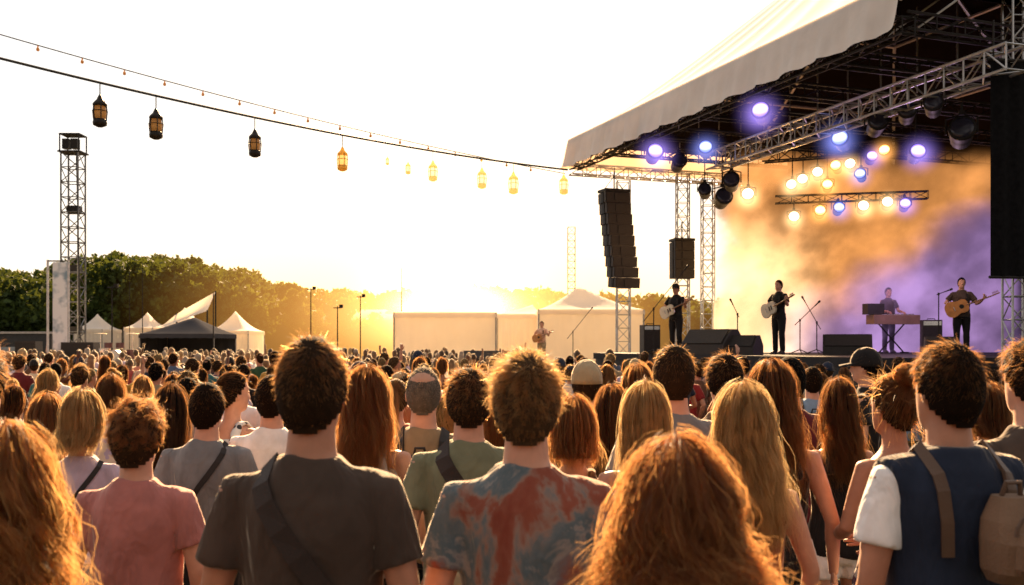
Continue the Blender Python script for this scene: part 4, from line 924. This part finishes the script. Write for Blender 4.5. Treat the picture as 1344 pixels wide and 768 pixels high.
def mic_stand(px,Y,h,bx,bz,label,z=DECK):
    x=(px-HX)/F*Y; e=empty('microphone_stand',(x,Y,z),0); tag(e,label,'microphone stand','microphone stands on the stage')
    mb=MB()
    for k in range(3): a=k*2.1+.4; mb.tube([(0,0,.12),(.28*math.cos(a),.28*math.sin(a),.015)],.012,6)
    mb.build('tripod_base',darkmetal,e); mb=MB(); mb.tube([(0,0,.1),(0,0,h)],.014,8); mb.tube([(0,0,h-.03),(0,0,h+.03)],.025,8); mb.build('pole',darkmetal,e)
    v=Vector((bx,-.05,bz)); mb=MB(); mb.tube([Vector((0,0,h))-v*.35,Vector((0,0,h))+v],.010,6); mb.build('boom',darkmetal,e)
    d=v.normalized(); q=Vector((0,0,h))+v; mb=MB(); mb.tube([q,q+d*.12,q+d*.13,q+d*.17,q+d*.19],[.014,.018,.028,.028,.012],8); mb.build('microphone',darkmetal,e,True)
mic_stand(968,24.6,1.0,-.12,.22,'microphone stand midway between the two left guitarists')
mic_stand(858,25.0,1.15,.75,.95,'tall boom stand leaning up beside the left guitarist')
mic_stand(1050,24.6,.85,.35,.35,'boom stand just right of the middle guitarist'); mic_stand(1072,24.9,.8,-.3,.5,'second boom stand right of the middle guitarist')
mic_stand(1232,23.6,1.45,.12,.05,'straight stand at the right guitarist'); mic_stand(752,36,1.2,.6,.75,'diagonal boom stand in front of the white marquee',1.06)

# performers
PG='musicians playing on the stage'
guM={'cream':pmat('cream_lacquer',(.62,.55,.42),.25),'acoustic':pmat('amber_spruce',(.45,.20,.06),.35,0,.25,8)}
maple=pmat('maple_neck',(.28,.15,.07),.4); blk=pmat('black_plastic',(.01,.01,.01),.3)
def guitar(root,style,label,sc=1.0):
    e=empty('guitar'); e.matrix_basis=root.matrix_basis.copy(); tag(e,label,'guitar','guitars of the musicians')
    o=Vector((.10,.20,1.07)); d=(Vector((-.52,.27,1.30))-o).normalized(); nr=Vector((0,1,0)); nr=(nr-d*nr.dot(d)).normalized(); b=nr.cross(d)
    def T(x,y,z): return o+d*x*sc+b*y*sc+nr*z*sc
    mb=MB(); n=40; vs=[]; th=.022 if style!='acoustic' else .05
    for z in(-th,th):
        for i in range(n):
            a=2*PI*i/n; r=.175+.035*math.cos(2*a)-.028*math.cos(a)+(-.018*math.cos(4*a)); x=r*math.cos(a)*1.12; y=r*math.sin(a)
            vs.append(T(x,y,z))
    fs=[tuple(range(n-1,-1,-1)),tuple(range(n,2*n))]+[(i,(i+1)%n,n+(i+1)%n,n+i) for i in range(n)]; mb.add(vs,fs); mb.build('guitar_body',guM[style],e)
    mb=MB(); mb.tube([T(.15,0,th*.6),T(.62,0,th*.6)],[.028*sc,.022*sc],8,0,.6); mb.build('guitar_neck',maple,e)
    mb=MB(); mb.tube([T(.61,0,th*.5),T(.66,.005,th*.4),T(.78,.01,th*.3)],[.024*sc,.042*sc,.032*sc],6,0,.35)
    for k in range(6): mb.tube([T(.66+.02*k,.03,th*.4),T(.66+.02*k,.065,th*.4)],.007,5)
    mb.build('headstock',maple,e)
    mb=MB()
    if style=='acoustic':
        mb.loft([(0,0,0,.05,.05),(0,0,.004,.05,.05)],18,0,2,Matrix.Translation(T(.06,0,th+.002))@nr.to_track_quat('Z','Y').to_matrix().to_4x4()); mb.build('sound_hole',blk,e)
    else:
        for xx in(.02,.08): mb.tube([T(xx,-.045,th+.006),T(xx,.045,th+.006)],.014,6)
        mb.build('pickup',blk,e)
    mb=MB(); mb.tube([T(-.08,0,th+.008),T(-.08,.04,th+.008),T(-.08,-.04,th+.008)],.008,6); mb.build('bridge',chrome,e)
    m=strap_on(root,[(-.09,1.24,-1),(-.10,1.36,-1),(-.105,0,0),(-.10,1.40,1),(-.05,1.31,1),(.05,1.2,1),(.13,1.1,1)],.026,.005); m.build('strap',strapM,e)
    return e
def performer(px,Y,H,face,pose,tops,bot,hair,skin,label,z=DECK,n=700,cap=None):
    x=(px-HX)/F*Y; return person(label,x,Y,H,face,'m',pose,tops,bot,hair,skin,0,PG,z,'musician',seed=40+int(px)%9,n=n,cap=cap,name='musician')
p1=performer(887,25.4,1.80,R(140),'guitar',('tee','black'),('trousers','black'),('short','dark brown'),'tan','guitarist in a black t-shirt and dark cap standing at the left of the stage',cap='black')
guitar(p1,'cream','pale cream electric guitar held by the left guitarist')
p2=performer(1022,24.6,1.84,R(125),'guitar',('tee','black'),('trousers','black'),('short','dark brown'),'fair','guitarist in black standing in the middle of the stage, turned left')
guitar(p2,'cream','white electric bass held by the middle guitarist',1.1)
p3=performer(1262,23.4,1.82,R(165),'guitar',('tee','charcoal brown'),('trousers','black'),('short','black'),'fair','guitarist in a dark t-shirt at the right of the stage by the black drape')
guitar(p3,'acoustic','amber acoustic guitar held by the right guitarist',1.15)
p4=performer(1166,28.2,1.86,R(190),'keys',('tee','charcoal brown'),('trousers','black'),('short','dark brown'),'fair','keyboard player half veiled by violet smoke behind the keyboard')
p5=performer(711,38,1.62,R(160),'guitar',('tee','peach'),('trousers','khaki'),('short','brown'),'fair','distant guitarist in a pale top on the small side platform before the white marquee',z=1.06)
guitar(p5,'acoustic','small acoustic guitar held by the distant guitarist')
# keyboard
x=(1170-HX)/F*27.7; kb=empty('keyboard',(x,27.7,DECK),R(190)-PI); tag(kb,'bulky tan stage keyboard on a stand in front of its player','keyboard')
caseM=pmat('tan_organ_case',(.26,.15,.10),.6,0,.2,4)
mb=MB(); mb.box((.05,0,.94),(1.4,.42,.26)); mb.build('keyboard_case',caseM,kb); mb=MB(); mb.box((.05,.08,1.079),(1.3,.17,.015)); mb.build('white_keys',pmat('ivory_keys',(.7,.68,.62),.4),kb)
mb=MB()
for k in range(36):
    if k%7 not in(2,6): mb.box((-.57+k*.0355,.045,1.094),(.016,.1,.016))
mb.build('black_keys',blk,kb)
for s in(1,-1):
    mb=MB(); mb.tube([(-.4*s,.0,.83),(.4*s,0.04*s,.02)],.022,6); mb.tube([(.4*s,-.2,.02),(.4*s,.2,.02)],.022,6); mb.build('stand_leg',darkmetal,kb)
mb=MB(); mb.box((-.55,0,1.23),(.5,.3,.3)); mb.build('module_case',cabM,kb)

# small side platform and marquees
pl=MB(); pl.box(((700-HX)/F*36.5,37,.43),(5.2,4,1.26)); tag(pl.build('side_platform',deckM),'small dark side platform in front of the white marquee','platform')
tentW=pmat('white_tent_fabric',(.86,.83,.79),.85,0,.08,.8,.35,2,trans=(1,.86,.64),tf=.5,bdist=.05,spec=.1)
tentG=pmat('charcoal_tent_fabric',(.055,.055,.062),1.0,0,.15,.8,.3,2,spec=0)
poleM=pmat('tent_pole_metal',(.35,.33,.3),.5,.6)
def marquee(px0,px1,ppx,py_peak,py_eave,Y,depth,label,mat=tentW,walls=(1,1,1,1),conc=1.35):
    x0=(px0-HX)/F*Y; x1=(px1-HX)/F*Y; ze=at(0,py_eave,Y).z; zp=at(0,py_peak,Y).z; w=x1-x0; e=empty('marquee',((x0+x1)/2,Y,0)); tag(e,label,'marquee'); xp=(ppx-HX)/F*Y-(x0+x1)/2
    mb=MB(); n=20; vs=[];fs=[]
    for i in range(n+1):
        for j in range(n+1):
            a,b=i/n*2-1,j/n*2-1; f=1-max(abs(a),abs(b)); k=f**conc
            vs.append((a*w/2+xp*f,depth/2+b*depth/2,ze+(zp-ze)*k))
    for i in range(n):
        for j in range(n): q=i*(n+1)+j; fs.append((q,q+1,q+n+2,q+n+1))
    mb.add(vs,fs); mb.build('roof_fabric',mat,e,True)
    mb=MB(); c=[(-w/2,0),(w/2,0),(w/2,depth),(-w/2,depth)]; vs=[];fs=[]
    for i in range(4):
        a,b=Vector((*c[i],0)),Vector((*c[(i+1)%4],0))
        for k in range(16):
            p=a+(b-a)*k/16; vs+=[(p.x,p.y,ze),(p.x*1.01,p.y-.02,ze-.22-.05*(k%2))]
    m=len(vs)//2
    for k in range(m): k2=(k+1)%m; fs.append((2*k,2*k2,2*k2+1,2*k+1))
    mb.add(vs,fs); mb.build('valance',mat,e)
    for i in range(4):
        mb=MB(); mb.tube([(c[i][0]*.985,c[i][1]*.98+.03,G0),(c[i][0]*.985,c[i][1]*.98+.03,ze)],.04,8); mb.build('pole',poleM,e)
    for i in range(4):
        if not walls[i]: continue
        a,b=Vector((*c[i],0)),Vector((*c[(i+1)%4],0)); mb=MB(); vs=[];fs=[]
        nn=(b-a).cross(Vector((0,0,1))).normalized()
        for k in range(25):
            p=a.lerp(b,.01+.98*k/24)-nn*.06+nn*.03*math.sin(k*1.9); vs+=[(p.x,p.y,G0+.02),(p.x,p.y,ze-.05)]
        for k in range(24): fs.append((2*k,2*k+2,2*k+3,2*k+1))
        mb.add(vs,fs); mb.build('side_wall',mat,e,True)
    return e
marquee(706,846,765,371,406,48,5.5,'large white peaked marquee left of the stage',walls=(1,1,0,1))
marquee(516,652,584,402,410,46,4,'long low white tent glowing under the setting sun',walls=(1,1,0,1),conc=1)
marquee(652,712,700,398,412,52,4,'narrow white tent joining the low tent and the peaked marquee',walls=(1,1,0,1))
marquee(182,281,238,415,438,54,4.4,'dark grey pop-up marquee on the left',tentG,(0,0,1,1),1.15)
marquee(162,200,181,409,430,76,4,'small white peaked tent left of the grey marquee',walls=(1,1,0,1),conc=1.7); marquee(200,258,229,402,430,70,4.5,'white peaked tent behind the grey marquee',walls=(1,1,0,1),conc=1.7)
marquee(272,326,297,407,434,68,4.5,'white peaked tent right of the grey marquee',walls=(1,1,0,1),conc=1.7); marquee(96,134,114,411,432,78,4,'small white peaked tent right of the scaffold tower',walls=(1,1,0,1),conc=1.7)
# sail shade
sl=empty('shade_sail',(0,0,0)); tag(sl,'tall triangular white shade sail above the grey marquee','shade sail')
mb=MB(); a,b,c,d=at(232,412,63),at(283,383,64),at(272,408,62),at(210,430,62); vs=[];fs=[]; n=10
for i in range(n+1):
    for j in range(n+1):
        u,v=i/n,j/n; p=(d.lerp(a,u)).lerp(c.lerp(b,u),v); p=p-Vector((0,0,.25*math.sin(u*PI)*math.sin(v*PI))); vs.append(p)
for i in range(n):
    for j in range(n): q=i*(n+1)+j; fs.append((q,q+1,q+n+2,q+n+1))
mb.add(vs,fs); mb.build('sail_cloth',tentW,sl,True)
for p in(a,b,c): 
    mb=MB(); mb.tube([(p.x,p.y,G0),(p.x,p.y,p.z+.05)],.05,8); mb.build('mast',darkmetal,sl)

# scaffold tower on the left
Y=42; x=(96-HX)/F*Y; tw=empty('scaffold_tower',(x,Y,0)); tag(tw,'tall grey scaffold tower with lamps on top at the left','tower')
mb=MB(); lattice(mb,(0,0,G0),(0,0,9.9),.72,.62,.04,.022); mb.build('lattice_frame',pmat('grey_scaffold',(.16,.16,.16),.5,.6),tw)
mb=MB(); mb.box((0,0,9.92),(.95,.9,.06)); mb.box((0,0,10.66),(.86,.8,.05))
for sx in(-1,1):
    for sy in(-1,1): mb.tube([(sx*.4,sy*.38,9.9),(sx*.4,sy*.38,10.66)],.03,6)
mb.build('top_platform',darkmetal,tw)
for k in range(2):
    mb=MB(); mb.box((-.18+.36*k,-.2,10.25),(.28,.3,.42)); mb.build('floodlight',darkmetal,tw)
for z in(2.4,5,7.5):
    mb=MB(); mb.box((.1,-.1,z),(.5,.4,.3)); mb.build('cable_box',darkmetal,tw)
mb=MB(); mb.tube([(.45,-.3,.2),(.42,-.38,5),(.3,-.38,9.9)],.025,6); mb.build('cable',blackM,tw)
# banner
Y=41; bn=empty('banner',at(76,452,Y)*1); bn.location.z=0; tag(bn,'tall pale banner panel left of the scaffold tower','banner')
bm_,N2,L2_,b_=nt('printed_banner'); tcb=N2.new('ShaderNodeTexCoord'); no=N2.new('ShaderNodeTexNoise'); no.inputs['Scale'].default_value=1.1; no.inputs['Detail'].default_value=3; L2_.new(tcb.outputs['Object'],no.inputs['Vector'])
cr=N2.new('ShaderNodeValToRGB'); e=cr.color_ramp.elements; e[0].position=.42; e[0].color=(.20,.30,.38,1); e[1].position=.52; e[1].color=(.72,.75,.78,1); L2_.new(no.outputs['Fac'],cr.inputs[0]); L2_.new(cr.outputs[0],b_.inputs['Base Color'])
mb=MB(); mb.box((.1,0,2.9),(.62,.03,4.6)); mb.build('banner_cloth',bm_,bn)
for s in(-.42,.44):
    mb=MB(); mb.tube([(s,0,G0),(s,0,5.3)],.05,8); mb.build('post',pmat('post_white',(.5,.5,.5),.5),bn)
mb=MB(); mb.tube([(-.42,0,5.25),(.44,0,5.25)],.03,6); mb.build('top_rail',darkmetal,bn)
# cabin, speaker stacks, drum kit, poles
Y=58; cb=empty('site_cabin',at(42,452,Y)*1); cb.location.z=G0; tag(cb,'low dark site cabin with pale roof edge at the far left','cabin')
mb=MB(); mb.box((0,0,1.3),(3.4,2.4,2.6)); mb.build('wall',pmat('dark_cabin',(.03,.032,.035),.6),cb); mb=MB(); mb.box((0,0,2.67),(3.6,2.6,.12)); mb.build('roof',pmat('pale_roof',(.4,.38,.36),.6),cb)
mb=MB(); mb.box((.8,-1.21,1.05),(.8,.03,2.0)); mb.build('door',pmat('grey_door',(.12,.12,.13),.5),cb); mb=MB(); mb.box((-.7,-1.21,1.5),(1.1,.03,.7)); mb.build('window',pmat('cabin_glass',(.25,.28,.3),.1),cb)
def stack(px,Y,w,h,label,z=G0):
    e=empty('speaker_stack',((px-HX)/F*Y,Y,z),0); tag(e,label,'loudspeaker')
    for k in range(2):
        mb=MB(); mb.box((0,0,h*(k+.5)/2),(w,.7,h/2*.97)); q=mb.build('speaker_cabinet',cabM,e); mb=MB(); mb.box((0,-.36,h*(k+.5)/2),(w*.92,.02,h/2*.85)); mb.build('grille',grM,q)
stack(106,40,1.3,2.1,'black speaker stack at the foot of the scaffold tower'); stack(38,44,.9,2.15,'smaller black speaker stack left of the banner')
Y=37; dk2=empty('drum_riser',((150-HX)/F*Y,Y,0)); tag(dk2,'dark drum riser among the crowd on the left','platform'); mb=MB(); mb.box((0,0,.4),(2.2,2,1.2)); mb.build('riser_box',deckM,dk2)
ds=empty('drum_kit',((150-HX)/F*Y,Y,1.0)); tag(ds,'small drum kit with cymbals on the riser at the left','drum kit'); dM=pmat('drum_shell_red',(.12,.05,.05),.3); sk=pmat('drum_skin',(.6,.58,.52),.5); cy=pmat('brass_cymbal',(.5,.32,.1),.3,.9)
mb=MB(); mb.tube([(0,-.22,.3),(0,.22,.3)],.29,20); q=mb.build('bass_drum',dM,ds); mb=MB(); mb.tube([(0,-.235,.3),(0,-.225,.3)],.27,20); mb.build('drum_head',sk,q)
for s in(-1,1):
    mb=MB(); mb.tube([(s*.22,0,.66),(s*.22,0,.86)],.15,16); mb.build('tom_drum',dM,ds)
    mb=MB(); mb.tube([(s*.6,.2,.02),(s*.6,.2,1.2)],.012,6); mb.build('cymbal_stand',chrome,ds); mb=MB(); mb.tube([(s*.6,.2,1.195),(s*.6,.2,1.205),(s*.6,.2,1.225)],[.25,.22,.03],20); mb.build('cymbal',cy,ds)
mb=MB(); mb.tube([(.55,.3,.25),(.55,.3,.6)],.2,16); mb.build('floor_tom',dM,ds); mb=MB(); mb.tube([(-.5,.25,.5),(-.5,.25,.64)],.17,16); mb.build('snare_drum',chrome,ds)
def pole(px,pt,Y,label,r=.05,arm=True):
    p=at(px,pt,Y); e=empty('light_pole',(p.x,Y,0)); tag(e,label,'pole','thin poles in front of the hill'); mb=MB(); mb.tube([(0,0,G0),(0,0,p.z)],[r,r*.6],8); mb.build('shaft',darkmetal,e)
    if arm: mb=MB(); mb.tube([(-.25,0,p.z-.1),(.25,0,p.z-.1)],.03,6); mb.box((.22,0,p.z),(.22,.18,.2)); mb.build('lamp_head',darkmetal,e)
pole(147,375,52,'short thin pole right of the scaffold tower'); pole(187,345,70,'thin tall pole above the small white tent',.04,False); pole(280,383,50,'dark mast at the end of the shade sail',.04,False)
pole(408,378,66,'thin lamp pole under the right slope of the hill'); pole(473,388,67,'lamp pole left of the setting sun'); pole(527,352,68,'slender pole beside the setting sun',.04,False); pole(170,350,75,'faint thin pole left of the tall pole',.035,False); pole(443,402,60,'short lamp pole above the crowd left of the low tent')

# ------------------------------------------------------------------ festoon cables and lanterns
cabl=pmat('black_cable',(.015,.018,.015),.6)
def cable_pts(a,b,sag,n=40): return [a.lerp(b,i/n)-Vector((0,0,sag*4*(i/n)*(1-i/n))) for i in range(n+1)]
tip=P(0,0,6.98); a0=at(-180,30,17.5)
L1=cable_pts(a0,Vector(tip),.30); mb=MB(); mb.tube(L1,.028,6)
fc=tag(mb.build('festoon_cable',cabl),'thick dark cable carrying the lanterns to the tip of the stage canopy','cable')
su=empty('string_lights'); tag(su,'upper thin cable strung with tiny bulbs at the top left','string lights')
b0=at(-180,-8,19.5); L2=cable_pts(b0,at(742,228,30.5),.25); mb=MB(); mb.tube(L2,.013,6); mb.build('cable',cabl,su)
bulbM=pmat('bulb_glass',(.10,.085,.06),.2,trans=(.9,.6,.3),tf=.4)
for i in range(3,39,2):
    p=L2[i]; mb=MB(); mb.tube([p,p-Vector((0,0,.05)),p-Vector((0,0,.07)),p-Vector((0,0,.11)),p-Vector((0,0,.13))],[.015,.018,.034,.038,.01],8); mb.build('bulb',bulbM,su,True)
def on_cable(px):
    best=None
    for i in range(len(L1)-1):
        for q in np.linspace(0,1,12):
            p=L1[i].lerp(L1[i+1],q); e=abs(HX+p.x/p.y*F-px)
            if best is None or e<best[0]: best=(e,p)
    return best[1]
lanM=pmat('lantern_black_iron',(.02,.016,.012),.5,.5); sunGoldM=pmat('sun_gold_lantern',(.60,.36,.08),.35,.6,trans=(1,.72,.25),tf=.4); washedM=pmat('sun_washed_lantern',(.85,.66,.28),.5,.1,trans=(1,.85,.45),tf=.5,emit=(1,.78,.3),es=.3)  # gold and pale frames carry the sun's glare in colour and emission
glM=pmat('amber_lantern_glass',(.12,.085,.05),.15,trans=(.5,.33,.16),tf=.5); sunGlassM=pmat('sun_gold_glass',(.6,.4,.12),.2,emit=(1,.70,.22),es=.9,trans=(1,.8,.4),tf=.3); washedGlassM=pmat('sun_washed_glass',(.7,.6,.35),.2,emit=(1,.86,.48),es=1.1)  # gold and pale glass glow by emission for the sun's glare
filM=pmat('filament_glow',(.8,.8,.8),.3,emit=(1,.62,.25),es=3)
def lantern(px,label,drop,sc,gold):
    p=on_cable(px); e=empty('lantern',p-Vector((0,0,drop))); e.scale=(sc,)*3; tag(e,label,'lantern','lanterns hanging from the cable'); fr=(lanM,sunGoldM,washedM)[gold]
    mb=MB(); mb.tube([(0,0,0),(0,0,drop/sc)],.012,6); mb.build('hanger',lanM if gold<2 else fr,e)
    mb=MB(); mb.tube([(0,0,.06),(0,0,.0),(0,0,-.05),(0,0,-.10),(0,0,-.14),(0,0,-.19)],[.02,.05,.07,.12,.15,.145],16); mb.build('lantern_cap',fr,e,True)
    mb=MB(); mb.tube([(0,0,-.18),(0,0,-.24),(0,0,-.33),(0,0,-.46),(0,0,-.52)],[.10,.125,.135,.125,.10],16); mb.build('lantern_glass',(glM,sunGlassM,washedGlassM)[gold],e,True)
    mb=MB(); mb.tube([(0,0,-.26),(0,0,-.30),(0,0,-.38),(0,0,-.43)],[.02,.05,.05,.02],8); mb.build('bulb',filM,e,True)
    mb=MB()
    for k in range(6):
        a=k*PI/3; mb.tube([(.135*math.cos(a),.135*math.sin(a),-.14),(.155*math.cos(a),.155*math.sin(a),-.33),(.135*math.cos(a),.135*math.sin(a),-.52)],.013,5)
    for z in(-.30,): mb.tube([(.155*math.cos(a),.155*math.sin(a),z) for a in np.linspace(0,2*PI,17)],.01,5)
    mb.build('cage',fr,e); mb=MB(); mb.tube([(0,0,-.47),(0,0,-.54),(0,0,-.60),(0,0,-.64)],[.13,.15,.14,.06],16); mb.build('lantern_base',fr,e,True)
for px,lb,dr_,sc,gd in((132,'black iron lantern furthest left on the cable',.3,.95,0),(205,'black iron lantern second from the left on the cable',.32,.95,0),(334,'dark lantern third from the left with amber glass',.32,.92,0),(449,'golden lantern fourth from the left on the cable',.34,.85,1),
   (535,'tiny pale lantern before the tall golden one',.42,.45,2),(568,'pale golden lantern above the setting sun',.3,.78,2),(632,'pale washed-out lantern right of the setting sun',.3,.82,2),(674,'last large golden lantern before the canopy tip',.3,.9,2),(749,'pale lantern hanging at the canopy tip',.2,.85,2),(508,'smallest glowing lantern left of the tiny one',.36,.3,2)):
    lantern(px if px<745 else 740,lb,dr_,sc,gd)

# ------------------------------------------------------------------ sky, sun, camera
az=math.atan2(590-HX,F); el=R(26); sv=Vector((math.sin(az)*math.cos(el),math.cos(az)*math.cos(el),math.sin(el)))
sd=bpy.data.lights.new('sun','SUN'); sd.energy=26; sd.angle=R(.6); sd.color=(1,.66,.35); so=bpy.data.objects.new('sun',sd); COL.objects.link(so); so.rotation_euler=sv.to_track_quat('Z','Y').to_euler()
W=bpy.data.worlds.new('World'); S.world=W; W.use_nodes=True; N_=W.node_tree.nodes; L_=W.node_tree.links; bg=N_['Background']; outw=N_['World Output']
sky=N_.new('ShaderNodeTexSky'); sky.sky_type='NISHITA'; sky.sun_disc=False; sky.sun_elevation=R(8); sky.sun_rotation=az; sky.dust_density=2.5
L_.new(sky.outputs[0],bg.inputs[0]); bg.inputs[1].default_value=.02
tc=N_.new('ShaderNodeTexCoord'); nm=N_.new('ShaderNodeVectorMath'); nm.operation='NORMALIZE'; L_.new(tc.outputs['Generated'],nm.inputs[0])
e0=R(3.0); sv2=(math.sin(az)*math.cos(e0),math.cos(az)*math.cos(e0),math.sin(e0))
dt=N_.new('ShaderNodeVectorMath'); dt.operation='DOT_PRODUCT'; L_.new(nm.outputs[0],dt.inputs[0]); dt.inputs[1].default_value=sv2; D=dt.outputs['Value']
sp=N_.new('ShaderNodeSeparateXYZ'); L_.new(nm.outputs[0],sp.inputs[0]); Zz=sp.outputs[2]
base=rng_(D,-.5,.85,.57,1.05)
zq=mth('DIVIDE',Zz,.135)
w=mth('MULTIPLY',mth('POWER',mth('MAXIMUM',D,0),28),mth('POWER',2.718,mth('MULTIPLY',mth('MULTIPLY',zq,zq),-1.0)))
mb_=N_.new('ShaderNodeMix'); mb_.data_type='RGBA'; L_.new(rng_(D,-.2,.7),mb_.inputs['Factor']); mb_.inputs[6].default_value=(1,.88,.80,1); mb_.inputs[7].default_value=(1,.985,.975,1)
mx=N_.new('ShaderNodeMix'); mx.data_type='RGBA'; L_.new(mth('MULTIPLY',w,1.0,clamp=True),mx.inputs['Factor']); L_.new(mb_.outputs[2],mx.inputs[6]); mx.inputs[7].default_value=(1.5,.80,.20,1)
core=mth('POWER',mth('MAXIMUM',D,0),1100)
b2=N_.new('ShaderNodeBackground'); L_.new(mx.outputs[2],b2.inputs[0]); L_.new(mth('ADD',base,mth('MULTIPLY',core,6.0)),b2.inputs[1])
ads=N_.new('ShaderNodeAddShader'); L_.new(bg.outputs[0],ads.inputs[0]); L_.new(b2.outputs[0],ads.inputs[1]); L_.new(ads.outputs[0],outw.inputs['Surface'])
cd=bpy.data.cameras.new('camera'); cd.lens=36*F/1344; cd.sensor_width=36; cd.shift_y=68/1344; cd.clip_end=3000; cd.clip_start=.05
cd.dof.use_dof=True; cd.dof.focus_distance=7; cd.dof.aperture_fstop=4.5
co=bpy.data.objects.new('camera',cd); COL.objects.link(co); co.location=(0,0,CH); co.rotation_euler=(PI/2,0,0); S.camera=co
